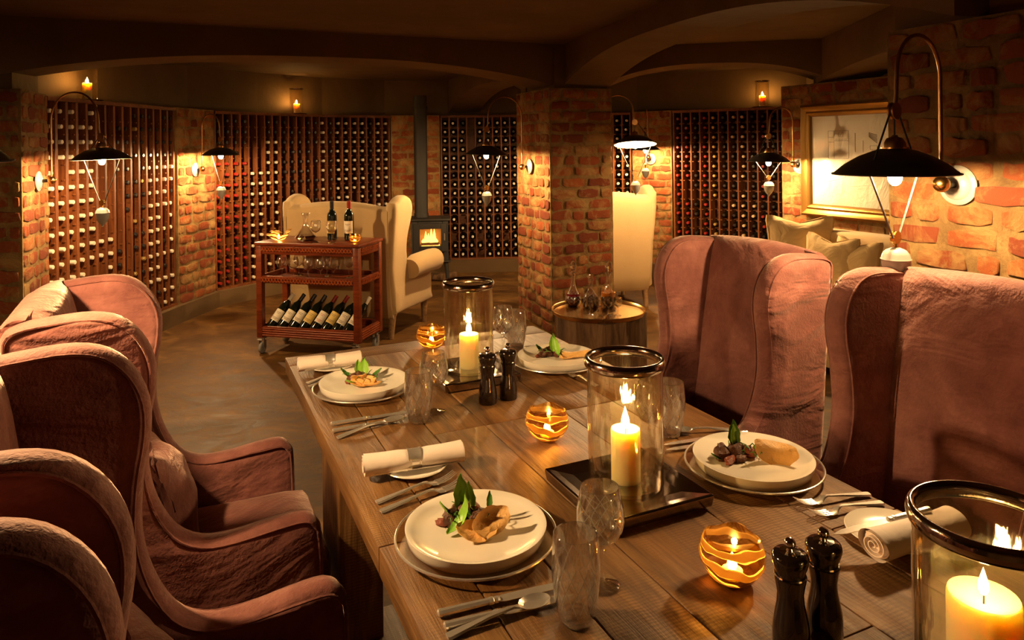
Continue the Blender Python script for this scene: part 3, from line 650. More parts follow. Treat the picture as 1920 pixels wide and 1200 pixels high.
# ================================================================ FRAMED DRAWING
wd = Vector((.69, -1.40)).normalized(); wn = Vector((-.897, -.442)); wn = Vector((wd.y, -wd.x))
pc0 = D(1512, 198, 6.07); pc1 = D(1512, 402, 6.07)
ph = pc0.z-pc1.z; pw = ph*1.18; o2 = Vector((2.36, 6.3))+wd*.255+wn*.022
fr = thing('framed_drawing', 'gilt-framed architectural drawing on yellowed paper on the right brick wall', 'picture', (o2.x, o2.y, pc1.z), math.atan2(wd.y, wd.x))
fw = .10
def fside(name, pts_out, pts_in):
    b = B(); (ax, az), (bx, bz) = pts_out; (cx, cz), (dx, dz) = pts_in
    prof = [(0, 0), (0, .035), (.18, .052), (.30, .040), (.55, .030), (.72, .045), (.85, .038), (1, .012), (1, 0)]
    vs = []
    for t, y in prof: vs += [(ax+(cx-ax)*t, -y, az+(cz-az)*t), (bx+(dx-bx)*t, -y, bz+(dz-bz)*t)]
    fs = [(2*i, 2*i+1, 2*i+3, 2*i+2) for i in range(len(prof)-1)]+[tuple(range(0, 2*len(prof), 2)), tuple(range(1, 2*len(prof), 2))]
    b.add(vs, fs); return b.build(name, 'gilt', fr)
fside('frame_side', ((0, 0), (pw, 0)), ((fw, fw), (pw-fw, fw))); fside('frame_side', ((0, ph), (pw, ph)), ((fw, ph-fw), (pw-fw, ph-fw)))
fside('frame_side', ((0, 0), (0, ph)), ((fw, fw), (fw, ph-fw))); fside('frame_side', ((pw, 0), (pw, ph)), ((pw-fw, fw), (pw-fw, ph-fw)))
b = B(); b.box(fw-.01, pw-fw+.01, -.010, -.002, fw-.01, ph-fw+.01); b.build('drawing_paper', 'old_paper', fr, smooth=False)
b = B()
def ln(x0, z0, x1, z1, t=.0022):
    d = Vector((x1-x0, z1-z0)); L = d.length; a = math.atan2(d.y, d.x)
    b.box(0, L, -.0113, -.0103, -t/2, t/2, Matrix.Translation((x0, 0, z0)) @ Matrix.Rotation(-a, 4, 'Y'))
X0, Z0 = .255, .33
def rc(x0, z0, x1, z1, t=.0022): ln(x0, z0, x1, z0, t); ln(x1, z0, x1, z1, t); ln(x1, z1, x0, z1, t); ln(x0, z1, x0, z0, t)
X0 = .26; Zb = ph*.52
rc(X0, Zb, X0+.19, Zb+.22); rc(X0, Zb, X0+.055, Zb+.22); rc(X0+.055, Zb+.14, X0+.19, Zb+.22); rc(X0, Zb+.13, X0+.055, Zb+.17)
for k in range(4): rc(X0+.07+.028*k, Zb+.145, X0+.085+.028*k, Zb+.155, .0012)
rc(X0+.1, Zb+.17, X0+.14, Zb+.21, .0014); ln(X0+.11, Zb+.172, X0+.13, Zb+.208, .0012)
ln(X0+.25, Zb+.05, X0+.25, Zb+.20, .004); ln(X0+.32, Zb+.05, X0+.32, Zb+.14, .003)
for k in range(6): ln(X0+.37, Zb+.20-.006*k, X0+.44, Zb+.18-.012*k, .004)
rc(X0+.38, Zb+.07, X0+.44, Zb+.10); ln(X0+.38, Zb+.03, X0+.40, Zb+.07); ln(X0+.44, Zb+.03, X0+.43, Zb+.07)
ln(X0-.05, Zb-.20, X0+.16, Zb-.15, .0015); ln(X0-.05, Zb-.20, X0-.05, Zb-.04, .0014); ln(X0+.16, Zb-.15, X0+.16, Zb-.02, .0012); ln(X0+.2, Zb-.22, X0+.42, Zb-.2, .0012)
b.build('ink_lines', 'ink', fr, smooth=False)
b = B(); b.box(fw-.005, pw-fw+.005, -.0150, -.0135, fw-.005, ph-fw+.005); b.build('glass_pane', 'painting_glass', fr, smooth=False)
# ================================================================ MAUVE WING CHAIRS
TA = Vector((-.898, 2.814)); TH = R(24.6); DU = Vector((math.cos(TH), math.sin(TH))); DV = Vector((math.sin(TH), -math.cos(TH)))
TW, TL, TZ = 1.085, 3.3, .76
def T2(u, v): p = TA+DU*u+DV*v; return p
SIDE = [(0, .035), (.004, .30), (0, .55), (-.012, .60), (-.045, .625), (-.12, .622), (-.22, .612), (-.29, .618), (-.345, .655), (-.385, .73), (-.405, .82), (-.402, .92), (-.388, 1.01), (-.390, 1.08), (-.415, 1.14), (-.46, 1.185), (-.52, 1.203), (-.60, 1.200), (-.665, 1.190), (-.698, 1.165), (-.700, 1.10), (-.68, .80), (-.66, .50), (-.65, .035)]
def wing_chair(label, W=.60):
    t = thing('wing_chair', label, 'chair')
    out = [(p[0], p[1]) for p in catmull([(x, z, 0) for x, z in SIDE], 3)]
    th = .078
    def fl(x, z): return .018*max(0, (z-.62)/.58)**1.1*(1+(x+.40)*1.2) if z > .62 else 0
    for s in (-1, 1):
        p = slab_panel(out, th, 'side_panel', 'velvet', t, fl, s*(W/2-th/2), side=s, wr=.0055)
        for face in (-1, 1):
            b = B(); pts = []
            P = [Vector((q[0], q[1])) for q in out]
            k0, k1 = 3, len(P)-8
            for i in range(k0, k1):
                tt = (P[i+1]-P[i-1]).normalized(); nn = Vector((-tt.y, tt.x)); ins = P[i]+nn*.013
                y = s*(W/2-th/2)+face*(th*.455)+s*fl(ins.x, ins.y); pts.append((ins.x, y, ins.y))
            b.tube(pts, .0032, 6); b.build('piping', 'velvet', p)
    # back: profile in x-z swept across
    prof = catmull([(-.50, .40, 0), (-.545, .70, 0), (-.590, 1.0, 0), (-.612, 1.13, 0), (-.630, 1.180, 0), (-.662, 1.198, 0), (-.695, 1.182, 0), (-.706, 1.13, 0), (-.69, .7, 0), (-.668, .3, 0), (-.655, .035, 0), (-.60, .035, 0), (-.56, .3, 0)], 3, True)
    b = B(); m = 12; n = len(prof); vs = []; w2 = W/2-th*.5
    for j in range(m+1):
        s = j/m*2-1
        for p in prof:
            f = min(1, max(0, (p.y-.5)/.6)); front = p.x > -.65
            vs.append((p.x+(.018*(1-s*s)*f if front else 0)-(.03*(abs(s)**3)*f if front else 0)+noise.noise(Vector((s*2, p.y*3, 1)))*.006, s*(w2+.012*max(0, (p.y-.62)/.58)), p.y+.016*(1-s*s)*f))
    fs = [(j*n+i, j*n+(i+1) % n, (j+1)*n+(i+1) % n, (j+1)*n+i) for j in range(m) for i in range(n)]
    fs += [tuple(range(n)), tuple(range(m*n, (m+1)*n))]
    b.add(vs, fs); b.build('backrest', 'velvet', t)
    sb = soft_box(.60, W-2*th+.02, .15, .045, .018, 8, .006, 3); sb.build('seat_cushion', 'velvet', t, loc=(-.262, 0, .405))
    b = B(); b.box(-.62, .0, -(W/2-th), W/2-th, .05, .34); b.build('front_rail', 'velvet', t, bevel=.012)
    for x in (-.05, -.60):
        for y in (-1, 1): b = B(); b.tube([(x, y*(W/2-.05), .06), (x, y*(W/2-.05), 0)], [.022, .017], 8); b.build('leg', 'leg_wood', t)
    return t
def throw_pillow(label, p, rz, tilt, s=.36, mat='velvet', seed=1):
    b = soft_box(s, s, .05, .024, .055, 10, .016, seed, .16); o = b.build('throw_pillow', mat); o.location = p; o.rotation_euler = (0, tilt, rz)
    return tag(o, label, 'cushion')
lefts = [(.72, 'middle mauve velvet wing chair on the left, seat and throw pillow in view'), (1.575, 'second mauve velvet wing chair from the bottom left, its near wing in deep shadow'), (2.32, 'nearest mauve velvet wing chair, only its wing showing at the bottom left corner')]
lefts[0] = (.72, 'farthest mauve velvet wing chair on the left, seat and throw pillow in view')
ch0 = None
for v, lb in lefts:
    p = T2(-.03, v)
    if ch0 is None: ch0 = wing_chair(lb); place(ch0, (p.x, p.y, 0), TH); c = ch0
    else: c = dup(ch0, (p.x, p.y, 0), TH, lb)
for v, lb, du, a in ((.845, 'mauve velvet wing chair on the right side facing the far plate', .965, PI-.0), (1.715, 'mauve velvet wing chair in the right foreground under the black lamp', .955, PI+.02)):
    p = T2(du, v); dup(ch0, (p.x, p.y, 0), TH+a, lb)
for c in list(C.objects):
    if c.name.startswith('wing_chair'): c['group'] = 'mauve wing chairs around the table'
for v, lb in ((.62, 'mauve velvet throw pillow standing on the far left chair seat'), (1.50, 'mauve velvet throw pillow on the second left chair, cut by the bottom edge')):
    p = T2(-.03-.385, v+.08); throw_pillow(lb, (p.x, p.y, .615), TH+.12, R(72), .33, seed=3)
# ================================================================ CREAM WINGBACK SETTEES
def settee(label, W=1.2):
    t = thing('wingback_settee', label, 'sofa'); d = .74
    side = catmull([(0, .20, 0), (.0, .45, 0), (-.04, .56, 0), (-.12, .60, 0), (-.40, .60, 0), (-.46, .66, 0), (-.475, .80, 0), (-.42, .98, 0), (-.42, 1.08, 0), (-.48, 1.15, 0), (-.58, 1.175, 0), (-.68, 1.13, 0), (-.73, 1.06, 0), (-.72, .6, 0), (-.66, .20, 0)], 3)
    out = [(p.x, p.y) for p in side]; th = .10
    for s in (-1, 1):
        slab_panel(out, th, 'side_panel', 'linen', t, lambda x, z: .04*max(0, (z-.6)/.5), s*(W/2-th/2), side=s, wr=.002)
        b = B(); pa = [(-.46, .50), (-.35, .52), (-.1, .52), (.0, .515), (.02, .51)]
        b.tube([(x, s*(W/2+.02), z+.045) for x, z in pa], [.085, .095, .10, .098, .07], 20); b.build('rolled_arm', 'linen', t)
    prof = catmull([(-.48, .40, 0), (-.54, .70, 0), (-.60, .98, 0), (-.63, 1.05, 0), (-.68, 1.075, 0), (-.72, 1.05, 0), (-.735, .98, 0), (-.72, .6, 0), (-.67, .20, 0), (-.58, .20, 0)], 3, True)
    b = B(); m = 14; n = len(prof); vs = []
    for j in range(m+1):
        s = j/m*2-1
        for p in prof:
            f = min(1, max(0, (p.y-.5)/.5)); vs.append((p.x, s*(W/2-th*.35), p.y+.05*(1-s*s)*f+(.015 if abs(s) > .99 else 0)*f))
    b.add(vs, [(j*n+i, j*n+(i+1) % n, (j+1)*n+(i+1) % n, (j+1)*n+i) for j in range(m) for i in range(n)]+[tuple(range(n)), tuple(range(m*n, (m+1)*n))])
    b.build('backrest', 'linen', t)
    soft_box(.58, W-2*th, .16, .05, .02, 8).build('seat_cushion', 'linen', t, loc=(-.25, 0, .43))
    b = B(); b.box(-.66, 0, -(W/2-th+.01), W/2-th+.01, .20, .36); b.build('base_rail', 'linen', t, bevel=.01)
    b = B(); b.tube([(-.745, s_*(W/2-.012), z) for s_, z in ((1, .22),)]+[(-.752, (W/2-.012), .6), (-.762, (W/2-.012), 1.0)], .004, 6); b.build('piping', 'linen', t)
    for x in (-.05, -.62):
        for y in (-1, 1): b = B(); b.tube([(x, y*(W/2-.06), .20), (x-(.03 if x < -.3 else 0), y*(W/2-.06), 0)], [.032, .022], 10); b.build('leg', 'leg_wood', t)
    return t
# back right foot at (-1.03, 5.83); it faces the stove
fa = math.atan2(.94, .34); fd = Vector((math.cos(fa), math.sin(fa))); ld = Vector((-fd.y, fd.x)); W1 = 1.03
o = Vector((-1.0, 5.93))+fd*.62+ld*(W1/2-.06)
s1 = settee('cream wingback settee seen from behind, next to the bar cart', W1); place(s1, (o.x, o.y, 0), fa)
fa2 = math.atan2(.97, -.22); fd2 = Vector((math.cos(fa2), math.sin(fa2))); ld2 = Vector((-fd2.y, fd2.x))
o = Vector((1.27, 6.98))+fd2*.62+ld2*(W1/2-.06)
s2 = dup(s1, (o.x, o.y, 0), fa2, 'cream wingback settee half hidden behind the brick pillar')
for s_ in (s1, s2): s_['group'] = 'cream wingback settees facing the stove'
# sofa under the drawing
sw = Vector((.442, -.897)); sn = Vector((-.897, -.442)); so = Vector((2.36, 6.3))+sw*.30+sn*.09
sf = thing('sofa', 'cream linen sofa under the framed drawing by the right brick wall', 'sofa', (so.x, so.y, 0), math.atan2(sw.y, sw.x))
SL = 1.95
b = soft_box(SL, .22, .55, .05, 0, 8); b.build('backrest', 'linen', sf, loc=(SL/2, -.12, .62))
b = soft_box(SL-.34, .66, .17, .045, .02, 8); b.build('seat_cushion', 'linen', sf, loc=(SL/2, -.50, .43))
b = soft_box(SL, .84, .30, .03, 0, 6); b.build('base', 'linen', sf, loc=(SL/2, -.43, .22))
for x in (.09, SL-.09): soft_box(.18, .84, .34, .06, 0, 6).build('armrest', 'linen', sf, loc=(x, -.43, .47))
for x in (.1, SL-.1):
    for y in (-.1, -.78): B().box(x-.03, x+.03, y-.03, y+.03, 0, .08).build('foot', 'dark_metal', sf, smooth=False)
def sofa_pillow(lb, px, py, Y, s, rz, tx, ry=0):
    b = soft_box(s, s, .06, .028, .07, 10, .014, px, .10)
    if ry >= 0:  # chopped top: pull the middle of one edge down
        b.v = [(x, y-(.055*max(0, 1-abs(x)/(s*.42))*max(0, y/(s/2))**2), z) for x, y, z in b.v]
    o = b.build('throw_pillow', 'cushion_linen'); o.location = D(px, py, Y); o.rotation_euler = (tx, ry, rz); tag(o, lb, 'cushion', 'cream cushions on the sofa')
sofa_pillow('large cream cushion with a dented top, leftmost on the sofa', 1500, 462, 5.55, .50, R(-18), R(72))
sofa_pillow('small cream cushion leaning in the middle of the sofa', 1556, 490, 5.25, .40, R(-52), R(78), .05)
sofa_pillow('rightmost cream cushion standing on the sofa beside the lamp weight', 1606, 492, 5.15, .36, R(-62), R(80), .05)
# ================================================================ BAR CART
FL = Vector((-1.975, 5.52)); FR = Vector((-1.140, 5.30)); cw = (FR-FL).length; ca = math.atan2((FR-FL).y, (FR-FL).x); CD = .40
ct = thing('bar_cart', 'carved reddish mahogany bar cart on castors holding wine', 'cart', (FL.x, FL.y, 0), ca)
CT = Matrix.Translation((FL.x, FL.y, 0)) @ Matrix.Rotation(ca, 4, 'Z')
def cp(x, y, z): return CT @ Vector((x, y, z))
ps = .048
for x in (0, cw-ps):
    for y in (0, CD-ps): B().box(x, x+ps, y, y+ps, .125, .83).build('post', 'mahogany', ct, bevel=.004)
B().box(-.008, cw+.008, -.008, CD+.008, .835, .857).build('top_board', 'mahogany', ct, bevel=.004)
def rail(nm, x0, x1, y0, y1, z0, z1): return B().box(x0, x1, y0, y1, z0, z1).build(nm, 'mahogany', ct, bevel=.003)
zs_ = [(.765, .835, 'top_rail'), (.545, .60, 'middle_rail'), (.135, .215, 'bottom_rail')]
for z0, z1, nm in zs_:
    for y in (.006, CD-.026): rr_ = rail(nm, ps, cw-ps, y, y+.020, z0, z1)
    for x in (.006, cw-.026): rail(nm, x, x+.020, ps, CD-ps, z0, z1)
def carve(z0, z1, nm):
    b = B(); n = int((cw-2*ps)/.026); zc = (z0+z1)/2; h = (z1-z0)*.32
    for i in range(n):
        x = ps+.013+i*(cw-2*ps)/n
        for sg in (-1, 1):
            b.tube([(x-.011, -.001, zc-sg*h), (x+.011, -.001, zc+sg*h)], .0055, 5)
    m = int((CD-2*ps)/.026)
    for i in range(m):
        y = ps+.013+i*(CD-2*ps)/m
        for sg in (-1, 1): b.tube([(cw+.001, y-.011, zc-sg*h), (cw+.001, y+.011, zc+sg*h)], .0055, 5)
    stuff(b.build(nm, 'mahogany_carved', ct))
carve(.785, .83, 'carved_fretwork'); carve(.545, .60, 'carved_fretwork')
b = B()
for k in range(4): z = .148+.017*k; b.tube([(ps, .004, z), (cw-ps, .004, z)], .004, 5); b.tube([(cw-.004, ps, z), (cw-.004, CD-ps, z)], .004, 5)
stuff(b.build('carved_moulding', 'mahogany_carved', ct))
rail('middle_shelf', .02, cw-.02, .02, CD-.02, .548, .566); rail('bottom_shelf', .02, cw-.02, .02, CD-.02, .150, .168)
for x in (.035, cw-.035):
    for y in (.035, CD-.035):
        cz = B(); cz.box(x-.022, x+.022, y-.022, y+.022, .118, .126); cz.tube([(x, y, .12), (x, y, .095)], .012, 8)
        cz.box(x-.030, x-.026, y-.018, y+.014, .045, .10); cz.box(x+.012, x+.016, y-.018, y+.014, .045, .10); cz.box(x-.05, x+.016, y-.018, y+.014, .098, .102)
        cc = cz.build('castor', 'steel', ct, smooth=False)
        w_ = B(); w_.lathe([(0, -.011), (.018, -.013), (.036, -.013), (.042, -.008), (.042, .008), (.036, .013), (.018, .013), (0, .011)], 20, Matrix.Translation((x-.007, y-.004, .042)) @ Matrix.Rotation(PI/2, 4, 'Y')); w_.build('wheel', 'rubber', cc)
# bottles
def wine_bottle(cap, lab, label, printm='label_print'):
    t = thing('wine_bottle', label, 'wine bottle')
    b = B(); b.lathe([(0, .006), (.030, .002), (.0365, .006), (.0375, .02), (.0375, .185), (.034, .205), (.022, .225), (.0155, .24), (.0145, .262), (.0145, .30), (0, .30)], 24); b.build('glass_body', 'bottle_glass', t)
    b = B(); b.lathe([(.0150, .240), (.0155, .245), (.0155, .296), (.0165, .300), (.0150, .304), (0, .3045)], 20); b.build('capsule', cap, t)
    def patch(a0, a1, z0, z1, r, m, nm, par):
        b = B(); n = 10; vs = []
        for i in range(n+1):
            a = a0+(a1-a0)*i/n
            vs += [(r*math.cos(a), r*math.sin(a), z0), (r*math.cos(a), r*math.sin(a), z1)]
        b.add(vs, [(2*i, 2*i+2, 2*i+3, 2*i+1) for i in range(n)]); return b.build(nm, m, par)
    L_ = patch(-PI/2-1.15, -PI/2+1.15, .055, .150, .0381, lab, 'paper_label', t)
    b = B()
    for z, wd_ in ((.125, .55), (.115, .35), (.080, .7), (.073, .5), (.066, .4)):
        n = 6; vs = []; r = .0384
        for i in range(n+1): a = -PI/2-wd_+2*wd_*i/n; vs += [(r*math.cos(a), r*math.sin(a), z), (r*math.cos(a), r*math.sin(a), z+.0028)]
        b.add(vs, [(2*i, 2*i+2, 2*i+3, 2*i+1) for i in range(n)])
    b.build('label_print', printm, L_)
    return t
bt = wine_bottle('cap_black', 'label_yellow', 'wine bottle with a yellow label and dark cap standing on the cart top'); p = cp(.53, .22, .857); bt.location = p; bt.rotation_euler = (0, 0, ca-.1)
bt2 = wine_bottle('cap_red', 'label_cream', 'wine bottle with a cream label and red cap standing on the cart top'); p = cp(.665, .24, .857); bt2.location = p; bt2.rotation_euler = (0, 0, ca+.15)
bt['group'] = bt2['group'] = 'bottles on the cart top'
lowers = [('cap_white', 'label_cream', 'leftmost leaning bottle on the bottom shelf, cream label'), ('cap_black', 'label_cream', 'second leaning bottle from the left on the bottom shelf'), ('cap_black', 'label_cream', 'third leaning bottle from the left on the bottom shelf'),
          ('cap_black', 'label_yellow', 'leaning bottle with a gold-yellow label, fourth from the left'), ('cap_red', 'label_cream', 'leaning bottle with red cap and a red dot on its cream label'), ('cap_red', 'label_yellow', 'leaning bottle with red cap and yellow label'),
          ('cap_white', 'label_cream', 'leaning bottle with white cap just left of the front cart post'), ('cap_white', 'label_cream', 'rightmost leaning bottle, half behind the front cart post')]
for i, (c1, l1, lb) in enumerate(lowers):
    t = wine_bottle(c1, l1, lb, 'label_red' if i == 4 else 'label_print'); t['group'] = 'bottles leaning on the bottom shelf'
    p = cp(.075+i*.094, .065+.004*(i % 3), .190); t.location = p
    M1 = Matrix.Rotation(ca, 4, 'Z') @ Matrix.Rotation(R(24), 4, 'Y') @ Matrix.Rotation(R(-34), 4, 'X'); t.rotation_euler = M1.to_euler()
# stemware
def stem_glass(label, mat='clear_glass', R1=.042, Hh=.165, foot=.032, wine=None, grp=None, R0=.030):
    t = thing('wine_glass', label, 'glass', group=grp); k = Hh/.165; f = R1/.042
    b = B(); b.lathe([(0, 0), (foot, 0), (foot, .002), (foot*.4, .005), (.005, .012*k), (.0042, .04*k), (.0045, .068*k), (.008, .078*k), (0, .079*k)], 28); b.build('stem_and_foot', 'clear_glass', t)
    pr = [(.006, .076*k), (.022*f, .083*k), (.035*f, .098*k), (.042*f, .118*k), (.0405*f, .142*k), (R0*1.15*f, .165*k)]
    pr2 = [(r-.0016, z+.0012) for r, z in reversed(pr)]; b = B(); b.lathe(pr+[(pr[-1][0]-.0008, pr[-1][1]+.0010)]+pr2, 32); b.build('bowl', mat, t)
    return t
g0 = stem_glass('plain wine glass standing on the cart top in front of the yellow-labelled bottle', R1=.042, Hh=.165, grp='wine glasses on the cart top'); g0.location = cp(.475, .07, .857)
dup(g0, cp(.61, .07, .857), 0, 'plain wine glass standing on the cart top in front of the cream-labelled bottle')
names = ['leftmost wine glass on the middle cart shelf', 'second wine glass from the left on the middle cart shelf', 'third wine glass from the left on the middle cart shelf', 'fourth wine glass from the left on the middle cart shelf', 'fifth wine glass from the left on the middle cart shelf', 'rightmost wine glass on the middle cart shelf', 'wine glass at the back left of the middle cart shelf', 'wine glass at the back centre of the middle cart shelf', 'wine glass at the back right of the middle cart shelf']
for i, (x, y) in enumerate([(.17, .09), (.26, .10), (.355, .16), (.40, .08), (.50, .09), (.605, .10), (.22, .25), (.46, .26), (.66, .24)]):
    dup(g0, cp(x, y, .566), 0, names[i], 'wine glasses on the middle cart shelf')
# decanters
dc = thing('decanter', 'broad-based glass decanter of wine on the cart top', 'decanter', cp(.33, .17, .857))
pr = [(0, .004), (.06, .002), (.085, .012), (.088, .028), (.06, .055), (.028, .10), (.018, .14), (.018, .17), (.03, .205), (.034, .21)]
b = B(); b.lathe(pr+[(r-.002, z+.001) for r, z in reversed(pr)], 32); b.build('glass_body', 'clear_glass', dc)
b = B(); b.lathe([(0, .008), (.058, .008), (.082, .015), (.084, .028), (.074, .040), (0, .040)], 28); b.build('red_wine', 'red_wine', dc)
d2 = thing('wine_pourer', 'round glass decanter lying on its side beside the broad decanter', 'decanter', cp(.365, .055, .857+.028)); d2.rotation_euler = (R(90), 0, ca+.5)
b = B(); b.lathe([(0, -.03), (.02, -.026), (.028, -.01), (.026, .01), (.012, .03), (.008, .06), (.012, .075)], 24); b.build('glass_body', 'clear_glass', d2)
b = B(); b.tube([(.01, 0, .06), (.03, 0, .04), (.028, 0, .015)], .003, 6); b.build('handle', 'clear_glass', d2)
# ---------------- votives
def votive(label, s=1.0, sides=5, grp=None, twist=.3, mat='tea_flame'):
    t = thing('votive_holder', label, 'candle holder', group=grp); b = B(); n = 40; prof = [(0, .002), (.026, .0), (.044, .012), (.057, .034), (.059, .050), (.054, .070), (.049, .082)]
    def mod(a, z):
        q = 1+.045*min(1, z/.05)*(math.cos(sides*a+twist)*.8+.15*math.cos(2*a+1)); return q
    vs = []; fs = []; full = prof+[(r-.003, z+(.001 if i else .003)) for i, (r, z) in reversed(list(enumerate(prof)))]
    for k in range(n):
        a = 2*PI*k/n
        for r, z in full: m_ = mod(a, z); vs.append((r*m_*math.cos(a)*s, r*m_*math.sin(a)*s, (z+(.0025*math.cos(sides*a+twist) if z > .07 else 0))*s))
    m = len(full)
    for k in range(n):
        for j in range(m-1): k2 = (k+1) % n; fs.append((k*m+j, k2*m+j, k2*m+j+1, k*m+j+1))
    b.add(vs, fs); b.build('glass_bowl', 'votive_glass', t)
    b = B(); b.lathe([(0, .006), (.019, .006), (.0195, .020), (.018, .020), (.017, .016), (0, .016)], 20, Matrix.Scale(s, 4)); b.build('tealight_cup', 'wax', t)
    b = B(); b.lathe([(0, 0), (.006, .003), (.0095, .011), (.008, .019), (.004, .028), (0, .036)], 12, Matrix.Translation((0, 0, .017*s)) @ Matrix.Scale(s, 4)); b.build('flame', mat, t)
    return t
v0 = votive('gold-swirled votive at the right end of the cart top', .72, 4, 'lit votives on the cart top'); v0.location = cp(.775, .12, .857)
sh = thing('shell_candle_holder', 'folded shell-shaped glass candle holder at the left end of the cart top', 'candle holder', cp(.125, .12, .857))
b = B(); vs = []; n = 36; prof = [(.015, .0), (.035, .008), (.050, .028), (.062, .055), (.070, .070)]
for k in range(n):
    a = 2*PI*k/n
    for r, z in prof: q = 1+.28*math.sin(4*a+z*20)*(z/.07); vs.append((r*q*math.cos(a)*1.15, r*q*math.sin(a)*.8, z*(1+.35*math.sin(3*a+1)*(z/.07))))
b.add(vs, [(k*5+j, ((k+1) % n)*5+j, ((k+1) % n)*5+j+1, k*5+j+1) for k in range(n) for j in range(4)]); b.add([(0, 0, 0)]+[vs[k*5] for k in range(n)], [(0, 1+k, 1+(k+1) % n) for k in range(n)])
b.build('glass_shell', 'votive_glass', sh)
b = B(); b.lathe([(0, 0), (.006, .003), (.0095, .011), (.008, .019), (.004, .028), (0, .034)], 12, Matrix.Translation((0, 0, .014))); b.build('flame', 'tea_flame', sh)
# ================================================================ TREE STUMP TABLE
sp = Vector((.555, 4.74)); SZ = D(1120, 583, 4.74).z-.012
b = B(); n = 64; vs = []; zsl = [0, .03, .12, .25, .38, SZ-.02, SZ]; ra = []
for k in range(n):
    a = 2*PI*k/n; base = .285+.018*math.sin(3*a+.5)+.016*math.sin(5*a+2)+.011*math.sin(11*a)+.008*math.sin(23*a+1)
    for z in zsl: q = base*(1.04-.05*min(1, z/.15)+.03*(z/SZ))+.006*noise.noise(Vector((a*6, z*8, 0))); vs.append((q*math.cos(a), q*math.sin(a), z))
m = len(zsl); fs = [(k*m+j, ((k+1) % n)*m+j, ((k+1) % n)*m+j+1, k*m+j+1) for k in range(n) for j in range(m-1)]+[tuple(k*m for k in range(n)), tuple(k*m+m-1 for k in range(n))]
b.add(vs, fs); o = b.build('tree_stump_table', 'bark'); o.location = (sp.x, sp.y, 0); tag(o, 'barked tree stump used as a side table by the brick pillar', 'side table')
tr = B(); tr.lathe([(0, 0), (.27, 0), (.292, .004), (.302, .022), (.306, .024), (.308, .021), (.298, -.004), (.27, -.006), (0, -.006)], 64); o = tr.build('serving_tray', 'brass'); o.location = (sp.x, sp.y, SZ+.006); tag(o, 'round brass tray on the tree stump', 'tray')
zt = SZ+.007
def onT(px, py): return G(px, py, zt)
def decanter(label, p, liq, fill, sq=False, Hs=.235, r=.058):
    t = thing('crystal_decanter', label, 'decanter', p, group='crystal decanters on the brass tray'); k = Hs/.235
    if sq: pr = [(0, .002), (.050, .002), (.054, .010), (.050, .07), (.044, .095), (.026, .12), (.015, .15), (.014, .195), (.020, .205)]
    else: pr = [(0, .002), (.038, .002), (.052, .014), (r, .038), (.054, .062), (.038, .095), (.022, .125), (.015, .16), (.014, .205), (.024, .225)]
    b = B(); b.lathe([(r_*1.0, z*k) for r_, z in pr]+[(max(0, r_-.003), z*k+.002) for r_, z in reversed(pr)], 28, ); b.build('glass_body', 'decanter_cut', t)
    lp = [(0, .006)]+[(max(0, r_-.004), z*k+.002) for r_, z in pr[1:] if z*k < fill]; lp += [(lp[-1][0]*.97, fill), (0, fill)]
    b = B(); b.lathe(lp, 24); b.build('liquor', liq, t)
    z1 = pr[-1][1]*k
    if sq:
        b = B(); b.tube([(0, 0, z1-.02), (0, 0, z1+.008)], .010, 10); b.box(-.019, .019, -.012, .012, z1+.008, z1+.044); b.build('stopper', 'solid_crystal', t, bevel=.004)
    else:
        b = B(); b.lathe([(0, z1-.02), (.010, z1-.018), (.012, z1), (.016, z1+.006), (.008, z1+.014), (.016, z1+.028), (.021, z1+.048), (.016, z1+.070), (.006, z1+.088), (0, z1+.092)], 10); b.build('stopper', 'solid_crystal', t, smooth=False)
    return t
decanter('round crystal decanter of dark ruby liquor, leftmost on the brass tray', onT(1075, 573), 'ruby', .085)
decanter('square-stoppered crystal decanter of black liquor in the middle of the tray', onT(1108, 577), 'red_wine', .075, True, .215)
decanter('crystal decanter of amber liquor, rightmost on the brass tray', onT(1141, 574), 'amber', .095)
sg = stem_glass('leftmost cut crystal sherry glass on the brass tray', 'solid_crystal', .029, .115, .021, grp='sherry glasses on the brass tray'); sg.location = onT(1107, 590)
for px, py, lb in ((1124, 591, 'second cut crystal sherry glass from the left on the tray'), (1141, 591, 'third cut crystal sherry glass from the left on the tray'), (1159, 591, 'rightmost cut crystal sherry glass on the tray'), (1150, 583, 'cut crystal sherry glass behind the rightmost pair on the tray')):
    dup(sg, onT(px, py), 0, lb)
# ================================================================ DINING TABLE
tb = thing('dining_table', 'long rustic plank dining table with thick slab edges', 'table', (*TA, 0), TH-PI/2)
ys = [0, .135, .285, .443, .700, .885, TW]; rn = random.Random(12)
def plank(x0, x1, y0, y1):
    g = .0016; b = B(); z1 = TZ-rn.uniform(0, .0012); return b.box(x0+g, x1-g, y0+g, y1-g, TZ-.058, z1).build('plank', 'table_oak', tb, bevel=.0022)
for i in range(6):
    x = .125; 
    while x < TL:
        l = rn.choice((.62, .85, 1.1, 1.35)); l = TL-x if TL-x-l < .4 else l
        plank(x, x+l, ys[i], ys[i+1]); x += l
